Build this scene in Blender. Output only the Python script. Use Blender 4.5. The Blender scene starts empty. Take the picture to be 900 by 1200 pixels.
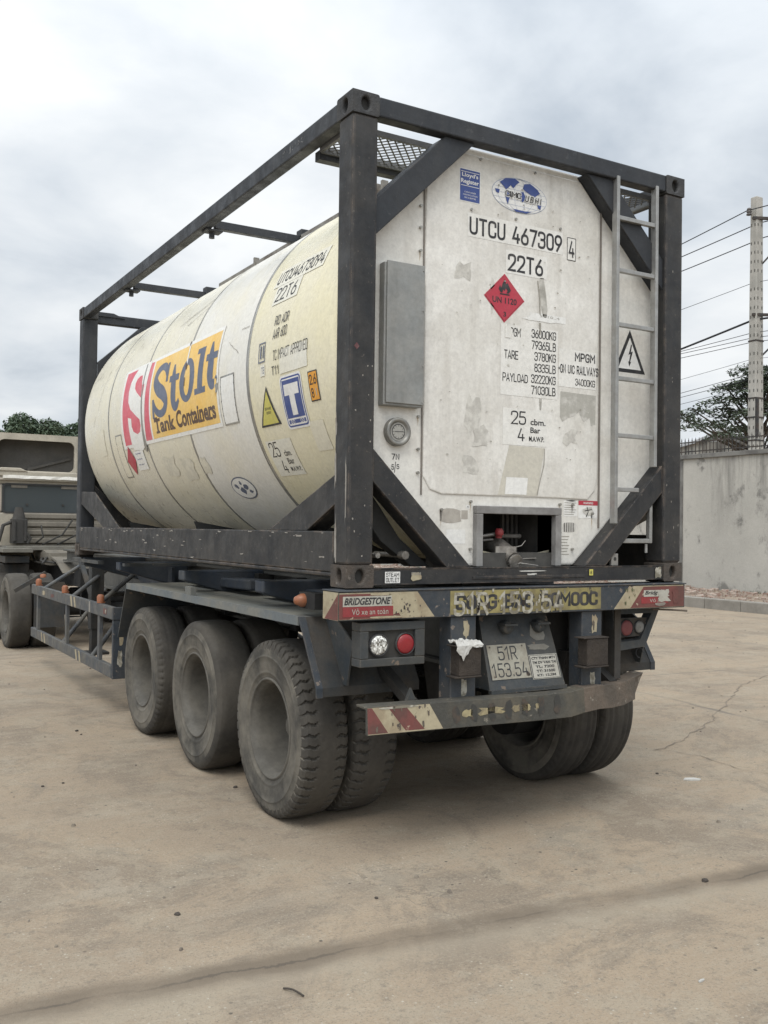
import bpy, bmesh, math, random
from mathutils import Vector, Matrix
random.seed(7)
C = bpy.context.scene
col = C.collection
PI = math.pi
R = math.radians

# ------------------------------------------------------------------ camera
cd = bpy.data.cameras.new('camera'); cam = bpy.data.objects.new('camera', cd); col.objects.link(cam)
cam.location = (-2.34696, -4.37417, 1.70279)
cam.rotation_euler = (1.589273, -0.012943, -0.530814)
cd.sensor_fit = 'VERTICAL'; cd.sensor_height = 36; cd.lens = 1131.356/1200*36
cd.clip_start = .05; cd.clip_end = 2000
C.camera = cam
# ------------------------------------------------------------------ light
SUN_EL, SUN_AZ = R(56), R(222)          # azimuth measured clockwise from +Y
w = bpy.data.worlds.new('World'); C.world = w; w.use_nodes = True
nt = w.node_tree; nt.nodes.clear()
def N(t, **k):
    n = nt.nodes.new(t)
    for a, b in k.items(): setattr(n, a, b)
    return n
out = N('ShaderNodeOutputWorld'); bg = N('ShaderNodeBackground'); nt.links.new(bg.outputs[0], out.inputs[0])
sky = N('ShaderNodeTexSky'); sky.sky_type = 'NISHITA'; sky.sun_disc = False
sky.sun_elevation = SUN_EL; sky.sun_rotation = SUN_AZ
bg.inputs['Strength'].default_value = .1
tc = N('ShaderNodeTexCoord')
nrm = N('ShaderNodeVectorMath', operation='NORMALIZE'); nt.links.new(tc.outputs['Generated'], nrm.inputs[0])
sep = N('ShaderNodeSeparateXYZ'); nt.links.new(nrm.outputs[0], sep.inputs[0])
def M(op, a, b=None, c=None, clamp=False):
    n = N('ShaderNodeMath', operation=op); n.use_clamp = clamp
    for i, v in enumerate((a, b, c)):
        if v is None: continue
        if isinstance(v, (int, float)): n.inputs[i].default_value = v
        else: nt.links.new(v, n.inputs[i])
    return n.outputs[0]
zz = M('ADD', M('MAXIMUM', sep.outputs[2], 0.0), .22)
cb = N('ShaderNodeCombineXYZ')
nt.links.new(M('DIVIDE', sep.outputs[0], zz), cb.inputs[0]); nt.links.new(M('DIVIDE', sep.outputs[1], zz), cb.inputs[1])
n1 = N('ShaderNodeTexNoise'); n1.inputs['Scale'].default_value = 1.9; n1.inputs['Detail'].default_value = 7; n1.inputs['Roughness'].default_value = .52; n1.inputs['Distortion'].default_value = .25
nt.links.new(cb.outputs[0], n1.inputs['Vector'])
n2 = N('ShaderNodeTexNoise'); n2.inputs['Scale'].default_value = .55; n2.inputs['Detail'].default_value = 3
nt.links.new(cb.outputs[0], n2.inputs['Vector'])
def blob(d, lo, hi):
    dn = N('ShaderNodeVectorMath', operation='DOT_PRODUCT'); nt.links.new(nrm.outputs[0], dn.inputs[0]); dn.inputs[1].default_value = Vector(d).normalized()
    mr = N('ShaderNodeMapRange'); mr.interpolation_type = 'SMOOTHSTEP'; nt.links.new(dn.outputs['Value'], mr.inputs[0])
    mr.inputs[1].default_value = math.cos(R(hi)); mr.inputs[2].default_value = math.cos(R(lo))
    return mr.outputs[0]
def pxdir(x, y):
    f = 1131.356
    return cam.rotation_euler.to_matrix() @ Vector(((x-450)/f, -(y-600)/f, -1))
b1 = blob(pxdir(90, 40), 2, 24)          # bright cloud bank high on the left
b2 = blob(pxdir(860, 440), 1, 9)         # bright gap low on the right
b3 = blob(pxdir(700, 150), 5, 26)        # darker bluish cloud base on the right
b4 = blob(pxdir(20, 400), 2, 14)
v = M('ADD', M('MULTIPLY', M('SUBTRACT', n1.outputs[0], .5), 1.3), M('ADD', M('MULTIPLY', M('SUBTRACT', n2.outputs[0], .5), .6), .60))
v = M('ADD', v, M('MULTIPLY', b1, .17)); v = M('ADD', v, M('MULTIPLY', b2, .26)); v = M('SUBTRACT', v, M('MULTIPLY', b3, .10)); v = M('SUBTRACT', v, M('MULTIPLY', b4, .06))
cr = N('ShaderNodeValToRGB'); nt.links.new(v, cr.inputs[0])
e = cr.color_ramp; e.elements[0].position = .36; e.elements[0].color = (4.5, 5.05, 5.7, 1); e.elements[1].position = .90; e.elements[1].color = (8.9, 9.1, 9.2, 1)
m_ = e.elements.new(.60); m_.color = (6.7, 7.15, 7.6, 1)
# the overcast is brighter overhead and behind the camera
hi = M('MULTIPLY', M('POWER', M('MAXIMUM', sep.outputs[2], 0.0), 2.0), 1.3)
bk = M('MULTIPLY', blob((-.55, -.6, .6), 5, 75), .9)
gain = M('ADD', M('ADD', 1.0, hi), bk)
mul = N('ShaderNodeVectorMath', operation='SCALE'); nt.links.new(cr.outputs[0], mul.inputs[0]); nt.links.new(gain, mul.inputs['Scale'])
mix = N('ShaderNodeMix', data_type='RGBA'); mix.inputs[0].default_value = .95
nt.links.new(sky.outputs[0], mix.inputs[6]); nt.links.new(mul.outputs[0], mix.inputs[7])
nt.links.new(mix.outputs[2], bg.inputs['Color'])
sd = bpy.data.lights.new('sun', 'SUN'); sd.energy = 1.35; sd.angle = R(24); sd.color = (1, .95, .87)
so = bpy.data.objects.new('sun', sd); col.objects.link(so)
sdir = Vector((math.sin(SUN_AZ)*math.cos(SUN_EL), math.cos(SUN_AZ)*math.cos(SUN_EL), math.sin(SUN_EL)))
so.rotation_euler = (-sdir).to_track_quat('-Z', 'Y').to_euler(); so.location = (-20, -20, 30)
C.view_settings.view_transform = 'Standard'; C.view_settings.look = 'None'; C.view_settings.gamma = 1
C.view_settings.exposure = 0.04; C.view_settings.use_curve_mapping = False

# ------------------------------------------------------------------ materials
MATS = {}
def mat(name, base, rough=.6, var=None, vscale=2.0, vlo=.42, vhi=.62, vamt=.5, chips=None, camt=.0, cscale=14, dust=None, damt=0., bump=.0, bscale=40, metal=0., streak=None, samt=0., spec=.4, stretch=(1, 1, 1)):
    """painted / dirty surface: base colour, large stains (var), fine chips, dust and vertical streaks"""
    if name in MATS: return MATS[name]
    m = bpy.data.materials.new(name); m.use_nodes = True; t = m.node_tree; L = t.links
    b = t.nodes['Principled BSDF']; b.inputs['Roughness'].default_value = rough; b.inputs['Metallic'].default_value = metal
    b.inputs['Specular IOR Level'].default_value = spec
    g = t.nodes.new('ShaderNodeNewGeometry')
    mp = t.nodes.new('ShaderNodeMapping'); L.new(g.outputs['Position'], mp.inputs[0]); mp.inputs['Scale'].default_value = stretch
    def noise(s, d=5, r=.6, off=0, sc=None):
        n = t.nodes.new('ShaderNodeTexNoise'); n.inputs['Scale'].default_value = s; n.inputs['Detail'].default_value = d; n.inputs['Roughness'].default_value = r
        mm = t.nodes.new('ShaderNodeMapping'); L.new(mp.outputs[0], mm.inputs[0]); mm.inputs['Location'].default_value = (off, off*1.7, off*.6)
        if sc: mm.inputs['Scale'].default_value = sc
        L.new(mm.outputs[0], n.inputs['Vector']); return n.outputs[0]
    def ramp(v, lo, hi, amt):
        r = t.nodes.new('ShaderNodeMapRange'); L.new(v, r.inputs[0]); r.inputs[1].default_value = lo; r.inputs[2].default_value = hi; r.inputs[4].default_value = amt; return r.outputs[0]
    cur = None
    def mixin(fac, c2):
        nonlocal cur
        x = t.nodes.new('ShaderNodeMix'); x.data_type = 'RGBA'
        L.new(fac, x.inputs[0])
        if cur is None: x.inputs[6].default_value = (*base, 1)
        else: L.new(cur, x.inputs[6])
        x.inputs[7].default_value = (*c2, 1); cur = x.outputs[2]
    if var: mixin(ramp(noise(vscale), vlo, vhi, vamt), var)
    if streak: mixin(ramp(noise(3.0, 4, .6, 5.3, (3.2, 3.2, .28)), .5, .72, samt), streak)
    if dust: mixin(ramp(noise(vscale*2.7, 6, .7, 3.1), .42, .68, damt), dust)
    if chips: mixin(ramp(noise(cscale, 3, .6, 9.2), .655, .68, camt), chips)
    # fine grain so that no surface is quite flat
    gr = t.nodes.new('ShaderNodeMix'); gr.data_type = 'RGBA'; gr.blend_type = 'MULTIPLY'
    gr.inputs[0].default_value = 1.0
    if cur is None: gr.inputs[6].default_value = (*base, 1)
    else: L.new(cur, gr.inputs[6])
    gv = t.nodes.new('ShaderNodeMapRange'); L.new(noise(37, 6, .75, 1.3), gv.inputs[0]); gv.inputs[1].default_value = .3; gv.inputs[2].default_value = .7; gv.inputs[3].default_value = .86; gv.inputs[4].default_value = 1.1
    L.new(gv.outputs[0], gr.inputs[7]); L.new(gr.outputs[2], b.inputs['Base Color'])
    rr = t.nodes.new('ShaderNodeMapRange'); L.new(noise(9, 4, .6, 7.7), rr.inputs[0]); rr.inputs[1].default_value = .35; rr.inputs[2].default_value = .65; rr.inputs[3].default_value = max(.05, rough-.12); rr.inputs[4].default_value = min(1, rough+.15)
    L.new(rr.outputs[0], b.inputs['Roughness'])
    if bump:
        bp = t.nodes.new('ShaderNodeBump'); bp.inputs['Strength'].default_value = bump; bp.inputs['Distance'].default_value = .02
        L.new(noise(bscale, 5, .65, 2.2), bp.inputs['Height']); L.new(bp.outputs[0], b.inputs['Normal'])
    MATS[name] = m; return m
def edgewear(m, colr, amt, rad=.012, lo=.45, hi=.6, s_=9):
    t = m.node_tree; L = t.links; b = t.nodes['Principled BSDF']; src = b.inputs['Base Color'].links[0].from_socket
    bv = t.nodes.new('ShaderNodeBevel'); bv.samples = 4; bv.inputs['Radius'].default_value = rad
    g = t.nodes.new('ShaderNodeNewGeometry'); dt = t.nodes.new('ShaderNodeVectorMath'); dt.operation = 'DOT_PRODUCT'
    L.new(bv.outputs[0], dt.inputs[0]); L.new(g.outputs['True Normal'], dt.inputs[1])
    r = t.nodes.new('ShaderNodeMapRange'); L.new(dt.outputs['Value'], r.inputs[0]); r.inputs[1].default_value = .995; r.inputs[2].default_value = .90
    n = t.nodes.new('ShaderNodeTexNoise'); n.inputs['Scale'].default_value = s_; n.inputs['Detail'].default_value = 6; n.inputs['Roughness'].default_value = .7; L.new(g.outputs['Position'], n.inputs['Vector'])
    q = t.nodes.new('ShaderNodeMapRange'); L.new(n.outputs[0], q.inputs[0]); q.inputs[1].default_value = lo; q.inputs[2].default_value = hi; q.inputs[4].default_value = amt
    mu = t.nodes.new('ShaderNodeMath'); mu.operation = 'MULTIPLY'; L.new(r.outputs[0], mu.inputs[0]); L.new(q.outputs[0], mu.inputs[1])
    x = t.nodes.new('ShaderNodeMix'); x.data_type = 'RGBA'; L.new(mu.outputs[0], x.inputs[0]); L.new(src, x.inputs[6]); x.inputs[7].default_value = (*colr, 1); L.new(x.outputs[2], b.inputs['Base Color'])
def flat(name, base, rough=.6, dirt=(.45, .42, .38), amt=.35):
    return mat(name, base, rough, var=dirt, vscale=9, vlo=.5, vhi=.72, vamt=amt)
frameM = mat('frame paint', (.018, .019, .021), .55, var=(.040, .038, .036), vscale=2.2, vamt=.6, chips=(.26, .22, .18), camt=.22, cscale=34, dust=(.085, .077, .067), damt=.3, streak=(.06, .055, .05), samt=.3, bump=.15, bscale=18)
frameT = mat('frame paint upper', (.022, .025, .030), .55, var=(.040, .041, .044), vscale=2.0, vamt=.55, chips=(.22, .22, .22), camt=.1, cscale=30, streak=(.065, .062, .058), samt=.25, bump=.12, bscale=18)
casM = mat('casting steel', (.062, .054, .047), .75, var=(.10, .077, .06), vscale=9, vamt=.7, chips=(.22, .19, .16), camt=.5, cscale=30, bump=.4, bscale=60)
casT = mat('casting paint', (.042, .043, .045), .7, var=(.07, .066, .062), vscale=9, vamt=.6, bump=.35, bscale=60)
skirtM = mat('skirt dark', (.022, .023, .023), .7, var=(.04, .038, .034), vamt=.6)
creamM = mat('cream cladding', (.72, .675, .53), .34, var=(.70, .67, .575), vscale=1.1, vamt=.7, streak=(.58, .55, .44), samt=.35, dust=(.6, .57, .48), damt=.3, bump=.05, bscale=6)
creamW = mat('bleached cladding', (.73, .71, .65), .4, var=(.72, .68, .56), vscale=1.6, vamt=.8, streak=(.6, .58, .5), samt=.3, bump=.05, bscale=6)
creamY = mat('yellowed cladding', (.72, .665, .47), .34, var=(.71, .665, .53), vscale=1.5, vamt=.7, streak=(.6, .56, .42), samt=.25, bump=.05, bscale=6)
whiteM = mat('white end cladding', (.75, .73, .685), .38, var=(.60, .575, .52), vscale=1.5, vlo=.42, vhi=.62, vamt=.7, streak=(.47, .44, .39), samt=.55, dust=(.50, .47, .42), damt=.5, bump=.22, bscale=2.4)
stripM = mat('white side cladding', (.70, .68, .63), .45, var=(.58, .55, .5), vscale=2.5, vamt=.6, streak=(.5, .47, .42), samt=.4)
bandM = mat('steel band', (.36, .35, .32), .35, var=(.2, .19, .17), vscale=4, vamt=.7, metal=.5)
aluM = mat('ladder aluminium', (.37, .37, .36), .42, var=(.27, .27, .26), vscale=6, vamt=.7, metal=.55, dust=(.3, .28, .25), damt=.4)
boxM = mat('cabinet grey', (.27, .275, .265), .45, var=(.20, .20, .19), vscale=3, vamt=.8, metal=.3, streak=(.17, .165, .15), samt=.5, dust=(.34, .325, .295), damt=.5)
bframeM = mat('valve box frame grey', (.25, .245, .235), .6, var=(.16, .15, .145), vscale=6, vamt=.8)
darkM = mat('dark recess', (.035, .034, .032), .8, var=(.06, .056, .05), vamt=.6)
valveM = mat('valve metal', (.33, .31, .28), .45, var=(.18, .16, .14), vscale=14, vamt=.9, metal=.6, bump=.3)
redM = flat('red paint', (.50, .035, .045), .5, (.35, .1, .09), .5)
steelM = mat('dull steel', (.3, .29, .27), .5, var=(.16, .14, .12), vscale=8, vamt=.8, metal=.5)
walkM = mat('walkway aluminium', (.23, .215, .19), .6, var=(.12, .10, .085), vscale=5, vamt=.9, metal=.3, dust=(.35, .34, .31), damt=.5)
trM = mat('trailer blue grey', (.036, .044, .051), .6, var=(.062, .061, .055), vscale=2.6, vamt=.8, chips=(.2, .15, .11), camt=.7, cscale=16, dust=(.105, .096, .08), damt=.4, bump=.15)
trB = mat('trailer navy', (.031, .040, .051), .6, var=(.055, .06, .066), vscale=3.5, vamt=.7, chips=(.25, .2, .16), camt=.6, cscale=18, dust=(.10, .09, .077), damt=.35, bump=.15)
trD = mat('trailer underside', (.016, .016, .016), .85, var=(.032, .029, .025), vscale=3, vamt=.7)
webM = mat('chassis web', (.07, .069, .063), .75, var=(.12, .114, .10), vscale=2, vamt=.6)  # lighter grey than the trailer paint: light falling on the web, put into colour
fendM = mat('fender dusty', (.12, .128, .122), .7, var=(.175, .17, .14), vscale=2.2, vamt=.8, dust=(.20, .18, .145), damt=.5, bump=.1)
mudM = mat('mudguard dirty', (.036, .039, .040), .75, var=(.066, .054, .041), vscale=3, vamt=.8, streak=(.07, .057, .045), samt=.5, dust=(.075, .066, .056), damt=.4, bump=.15)
rustM = mat('rusty bumper', (.10, .084, .068), .85, var=(.155, .12, .092), vscale=4, vamt=.8, chips=(.27, .24, .2), camt=.7, cscale=14, bump=.5, bscale=30)
brownM = mat('rubber block', (.036, .029, .024), .85, var=(.058, .046, .036), vscale=8, vamt=.7, bump=.4)
signC = mat('cream sign film', (.38, .33, .225), .6, var=(.24, .18, .115), vscale=9, vlo=.45, vhi=.6, vamt=.6, chips=(.07, .055, .05), camt=.95, cscale=15)
signR = mat('red sign film', (.165, .055, .048), .65, var=(.105, .055, .046), vscale=8, vamt=.8, chips=(.42, .36, .26), camt=.8, cscale=17)
signR2 = mat('red band film', (.25, .035, .038), .55, var=(.18, .055, .052), vscale=9, vamt=.6)
signW = flat('white sign film', (.40, .385, .335), .55, (.3, .27, .22), .5)
signY = mat('yellow sign film', (.31, .265, .105), .65, var=(.15, .125, .07), vscale=7, vamt=.8, chips=(.06, .055, .045), camt=.9, cscale=12)
blackM = flat('black lettering', (.028, .028, .03), .5, (.14, .13, .12), .55)
blueT = flat('grey blue lettering', (.115, .135, .19), .5, (.2, .2, .22), .3)
whiteT = mat('white stencil', (.40, .38, .32), .6, var=(.17, .15, .11), vscale=22, vlo=.42, vhi=.56, vamt=.9)
plateM = mat('number plate', (.32, .305, .25), .55, var=(.22, .19, .145), vscale=12, vamt=.7)
decW = flat('decal white', (.74, .73, .70), .45, (.55, .53, .48), .4)
decBlue = flat('decal blue', (.045, .075, .24), .45, (.1, .12, .24), .3)
decRed = flat('decal red', (.43, .042, .065), .45, (.42, .10, .11), .45)
logoRed = mat('logo faded red', (.62, .10, .14), .42, var=(.68, .18, .20), vscale=3, vamt=.6)
orangeM = mat('logo amber', (.80, .50, .12), .42, var=(.80, .56, .20), vscale=2.5, vamt=.8, streak=(.74, .52, .2), samt=.3)
logoW = flat('logo white', (.78, .77, .73), .42, (.66, .63, .55), .4)
ylwM = flat('placard yellow', (.55, .50, .12), .5, (.42, .4, .18), .4)
orgM = flat('placard orange', (.72, .33, .04), .5, (.5, .3, .1), .3)
patchG = mat('torn grey patch', (.40, .385, .345), .6, var=(.55, .53, .49), vscale=11, vlo=.5, vhi=.6, vamt=.8)
patchB = mat('beige patch', (.55, .52, .445), .6, var=(.45, .425, .37), vscale=4, vamt=.7)
dirtM = mat('dirt print', (.46, .44, .40), .7, var=(.6, .58, .53), vscale=16, vlo=.42, vhi=.58, vamt=.9)
lampR = flat('red lamp glass', (.26, .022, .028), .25, (.25, .06, .05), .4)
lampRd = flat('dusty red lamp', (.17, .05, .05), .5, (.2, .12, .1), .6)
lampO = flat('amber lamp plastic', (.28, .105, .05), .5, (.19, .12, .09), .7)
def reflector():
    m = bpy.data.materials.new('clear lamp glass'); m.use_nodes = True; t = m.node_tree; b = t.nodes['Principled BSDF']
    g = t.nodes.new('ShaderNodeNewGeometry'); vv = t.nodes.new('ShaderNodeTexVoronoi'); vv.inputs['Scale'].default_value = 110
    t.links.new(g.outputs['Position'], vv.inputs['Vector']); r = t.nodes.new('ShaderNodeValToRGB'); t.links.new(vv.outputs['Color'], r.inputs[0])
    r.color_ramp.elements[0].color = (.16, .15, .13, 1); r.color_ramp.elements[0].position = .25; r.color_ramp.elements[1].color = (.9, .9, .86, 1); r.color_ramp.elements[1].position = .75
    t.links.new(r.outputs[0], b.inputs['Base Color']); b.inputs['Roughness'].default_value = .2; return m
lampC = reflector()
rubM = mat('tyre rubber', (.037, .034, .030), .88, var=(.075, .067, .055), vscale=2.2, vlo=.38, vhi=.62, vamt=.9, dust=(.085, .077, .065), damt=.35, bump=.2, bscale=30)
rubD = mat('dusty sidewall rubber', (.048, .045, .039), .88, var=(.165, .149, .121), vscale=3.4, vlo=.40, vhi=.60, vamt=.9, dust=(.125, .115, .098), damt=.5, bump=.15, bscale=25)
rimM = mat('dusty rim', (.085, .079, .068), .82, var=(.13, .119, .10), vscale=5, vamt=.8, dust=(.135, .125, .106), damt=.45)
truckW = mat('dirty cab paint', (.43, .39, .315), .6, var=(.29, .265, .215), vscale=3, vamt=.7, streak=(.35, .31, .25), samt=.5)
truckD = mat('dirtier cab panel', (.19, .172, .14), .7, var=(.12, .108, .09), vscale=2.5, vamt=.8, streak=(.22, .19, .15), samt=.6)
foilM = mat('bright sheet', (.78, .76, .7), .5, var=(.6, .57, .5), vscale=7, vamt=.6)
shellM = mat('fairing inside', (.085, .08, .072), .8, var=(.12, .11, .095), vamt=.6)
def glass_dark():
    m = bpy.data.materials.new('dusty glass'); m.use_nodes = True; b = m.node_tree.nodes['Principled BSDF']
    b.inputs['Base Color'].default_value = (.052, .062, .066, 1); b.inputs['Roughness'].default_value = .18; return m
glassM = glass_dark()
plastM = flat('plastic scrap', (.50, .49, .46), .6, (.28, .26, .23), .7)
def wallmat():
    m = mat('wall plaster', (.46, .44, .395), .9, var=(.385, .37, .335), vscale=.35, vlo=.35, vhi=.65, vamt=.9, dust=(.30, .285, .25), damt=.3, bump=.2, bscale=6)
    t = m.node_tree; L = t.links; b = t.nodes['Principled BSDF']; src = b.inputs['Base Color'].links[0].from_socket
    g = t.nodes.new('ShaderNodeNewGeometry'); sx = t.nodes.new('ShaderNodeSeparateXYZ'); L.new(g.outputs['Position'], sx.inputs[0])
    def nz(sc, scale, det=5, loc=0):
        q = t.nodes.new('ShaderNodeMapping'); L.new(g.outputs['Position'], q.inputs[0]); q.inputs['Scale'].default_value = sc; q.inputs['Location'].default_value = (loc, loc, loc)
        n = t.nodes.new('ShaderNodeTexNoise'); n.inputs['Scale'].default_value = scale; n.inputs['Detail'].default_value = det; n.inputs['Roughness'].default_value = .65; L.new(q.outputs[0], n.inputs['Vector']); return n.outputs[0]
    def rg(v_, a, b_, lo=0., hi=1.):
        r = t.nodes.new('ShaderNodeMapRange'); L.new(v_, r.inputs[0]); r.inputs[1].default_value = a; r.inputs[2].default_value = b_; r.inputs[3].default_value = lo; r.inputs[4].default_value = hi; return r.outputs[0]
    def mul(a, b_):
        n = t.nodes.new('ShaderNodeMath'); n.operation = 'MULTIPLY'; L.new(a, n.inputs[0]); L.new(b_, n.inputs[1]); return n.outputs[0]
    # rain streaks that start under the coping and die out downwards, and a few dark blotches
    f1 = mul(rg(nz((1, 1.0, .12), 1.6, 5), .46, .60), rg(sx.outputs[2], 1.6, 3.9))
    f2 = mul(rg(nz((1, 1.3, .9), 1.1, 5, 4), .55, .64), rg(nz((1, 1, 1), 5, 4, 2), .42, .55))
    for f, amt in ((f1, .85), (f2, .75)):
        x = t.nodes.new('ShaderNodeMix'); x.data_type = 'RGBA'; mm = t.nodes.new('ShaderNodeMath'); mm.operation = 'MULTIPLY'; L.new(f, mm.inputs[0]); mm.inputs[1].default_value = amt
        L.new(mm.outputs[0], x.inputs[0]); L.new(src, x.inputs[6]); x.inputs[7].default_value = (.13, .125, .115, 1); src = x.outputs[2]
    L.new(src, b.inputs['Base Color']); return m
wallM = wallmat()
copM = mat('coping concrete', (.20, .195, .18), .9, var=(.11, .105, .1), vscale=1.5, vamt=.9, bump=.4)
kerbM = mat('kerb concrete', (.27, .25, .22), .9, var=(.2, .185, .16), vscale=2, vamt=.8, bump=.3)
poleM = mat('pole concrete', (.42, .40, .36), .85, var=(.31, .30, .27), vscale=1.5, vamt=.8, streak=(.24, .23, .21), samt=.5, bump=.2)
ironM = mat('dark iron', (.035, .034, .033), .6, var=(.08, .055, .04), vscale=5, vamt=.6)
cableM = mat('cable black', (.03, .032, .036), .6)
barkM = mat('bark', (.11, .09, .07), .9, var=(.06, .05, .04), vscale=4, vamt=.8, bump=.5)
roofM = mat('pale roof sheet', (.55, .56, .57), .5, var=(.4, .4, .4), vscale=1, vamt=.5)
def leafmat(name, a, b_):
    m = bpy.data.materials.new(name); m.use_nodes = True; t = m.node_tree; b = t.nodes['Principled BSDF']; b.inputs['Roughness'].default_value = .6
    g = t.nodes.new('ShaderNodeNewGeometry'); x = t.nodes.new('ShaderNodeMix'); x.data_type = 'RGBA'
    nz = t.nodes.new('ShaderNodeTexNoise'); nz.inputs['Scale'].default_value = .9; t.links.new(g.outputs['Position'], nz.inputs['Vector'])
    ad = t.nodes.new('ShaderNodeMath'); ad.operation = 'ADD'; t.links.new(nz.outputs[0], ad.inputs[0]); mu = t.nodes.new('ShaderNodeMath'); mu.operation = 'MULTIPLY'; mu.inputs[1].default_value = .6
    t.links.new(g.outputs['Random Per Island'], mu.inputs[0]); t.links.new(mu.outputs[0], ad.inputs[1])
    mr = t.nodes.new('ShaderNodeMapRange'); t.links.new(ad.outputs[0], mr.inputs[0]); mr.inputs[1].default_value = .3; mr.inputs[2].default_value = 1.2
    t.links.new(mr.outputs[0], x.inputs[0]); x.inputs[6].default_value = (*a, 1); x.inputs[7].default_value = (*b_, 1)
    t.links.new(x.outputs[2], b.inputs['Base Color']); return m
leafA = leafmat('foliage dark', (.028, .042, .026), (.085, .108, .065))
leafB = leafmat('foliage far', (.035, .058, .036), (.10, .138, .08))
def groundmat():
    m = bpy.data.materials.new('dusty concrete yard'); m.use_nodes = True; t = m.node_tree; L = t.links; b = t.nodes['Principled BSDF']
    g = t.nodes.new('ShaderNodeNewGeometry')
    def mp(rot=0, sc=(1, 1, 1), loc=(0, 0, 0)):
        q = t.nodes.new('ShaderNodeMapping'); L.new(g.outputs['Position'], q.inputs[0]); q.inputs['Rotation'].default_value = (0, 0, rot); q.inputs['Scale'].default_value = sc; q.inputs['Location'].default_value = loc; return q.outputs[0]
    def nz(v, s, d=6, r=.6, dist=0):
        n = t.nodes.new('ShaderNodeTexNoise'); n.inputs['Scale'].default_value = s; n.inputs['Detail'].default_value = d; n.inputs['Roughness'].default_value = r; n.inputs['Distortion'].default_value = dist; L.new(v, n.inputs['Vector']); return n.outputs[0]
    def rg(v, a, b_, lo=0., hi=1.):
        r = t.nodes.new('ShaderNodeMapRange'); L.new(v, r.inputs[0]); r.inputs[1].default_value = a; r.inputs[2].default_value = b_; r.inputs[3].default_value = lo; r.inputs[4].default_value = hi; return r.outputs[0]
    cur = [(.292, .234, .172)]
    def mx(f, c2):
        x = t.nodes.new('ShaderNodeMix'); x.data_type = 'RGBA'; L.new(f, x.inputs[0])
        if isinstance(cur[0], tuple): x.inputs[6].default_value = (*cur[0], 1)
        else: L.new(cur[0], x.inputs[6])
        x.inputs[7].default_value = (*c2, 1); cur[0] = x.outputs[2]
    P0 = mp()
    mx(rg(nz(P0, .45, 5, .6), .40, .60), (.345, .274, .196))
    mx(rg(nz(P0, .8, 8, .75, .8), .485, .56, 0, .8), (.225, .184, .140))
    mx(rg(nz(P0, 2.2, 9, .78, .3), .50, .57, 0, .6), (.335, .285, .215))
    mx(rg(nz(mp(R(22), (.35, 2.0, 1)), 1.3, 8, .75, .6), .52, .64, 0, .38), (.36, .31, .24))
    mx(rg(nz(mp(R(-8), (.25, 1.8, 1), (3, 8, 0)), 1.1, 8, .75, .7), .54, .66, 0, .35), (.20, .172, .137))
    mx(rg(nz(mp(R(10), (.3, 5, 1), (5, 2, 0)), 1.6, 7, .75), .54, .64, 0, .25), (.35, .30, .23))
    for a_, o_, w_ in ((R(38), 1.6, .16), (R(38), 3.5, .16), (R(63), -3.2, .2)):
        t0 = t.nodes.new('ShaderNodeSeparateXYZ'); L.new(mp(a_), t0.inputs[0])
        q_ = t.nodes.new('ShaderNodeMath'); q_.operation = 'ADD'; L.new(t0.outputs[1], q_.inputs[0]); q_.inputs[1].default_value = o_
        q2 = t.nodes.new('ShaderNodeMath'); q2.operation = 'ABSOLUTE'; L.new(q_.outputs[0], q2.inputs[0])
        q3 = t.nodes.new('ShaderNodeMath'); q3.operation = 'MULTIPLY'; L.new(rg(q2.outputs[0], w_+.12, w_-.05, 0, .5), q3.inputs[0]); L.new(rg(nz(mp(a_, (.3, 3, 1)), 2.2, 8, .8), .45, .6), q3.inputs[1])
        mx(q3.outputs[0], (.365, .312, .238))
    # scuffed patches with hard ragged edges
    mx(rg(nz(P0, 1.15, 10, .8, .2), .575, .60, 0, .45), (.235, .205, .165))
    mx(rg(nz(mp(0, (1, 1, 1), (9, 4, 0)), 1.5, 10, .8, .2), .59, .61, 0, .45), (.345, .30, .235))
    # aggregate, pits and dark specks
    mx(rg(nz(P0, 14, 6, .8), .54, .63, 0, .6), (.185, .158, .125))
    mx(rg(nz(P0, 60, 4, .85), .52, .62, 0, .55), (.38, .33, .26))
    mx(rg(nz(P0, 85, 3, .85), .55, .63, 0, .6), (.14, .12, .098))
    v = t.nodes.new('ShaderNodeTexVoronoi'); v.inputs['Scale'].default_value = 9; L.new(P0, v.inputs['Vector'])
    def mth(op, a, b_):
        n = t.nodes.new('ShaderNodeMath'); n.operation = op
        for i, q in enumerate((a, b_)):
            if isinstance(q, (int, float)): n.inputs[i].default_value = q
            else: L.new(q, n.inputs[i])
        return n.outputs[0]
    mx(mth('MULTIPLY', rg(v.outputs['Distance'], .09, .05), rg(nz(P0, 1.3, 3), .48, .56)), (.09, .078, .066))
    v2 = t.nodes.new('ShaderNodeTexVoronoi'); v2.inputs['Scale'].default_value = 26; L.new(P0, v2.inputs['Vector'])
    mx(mth('MULTIPLY', rg(v2.outputs['Distance'], .16, .09), rg(nz(P0, 2.3, 3), .48, .58)), (.43, .39, .32))
    # hairline cracks
    wv = t.nodes.new('ShaderNodeVectorMath'); wv.operation = 'ADD'; L.new(P0, wv.inputs[0])
    nn = t.nodes.new('ShaderNodeTexNoise'); nn.inputs['Scale'].default_value = 1.6; nn.inputs['Detail'].default_value = 6; nn.inputs['Roughness'].default_value = .7; L.new(P0, nn.inputs['Vector']); L.new(nn.outputs['Color'], wv.inputs[1])
    v3 = t.nodes.new('ShaderNodeTexVoronoi'); v3.feature = 'DISTANCE_TO_EDGE'; v3.inputs['Scale'].default_value = .42; L.new(wv.outputs[0], v3.inputs['Vector'])
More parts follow.
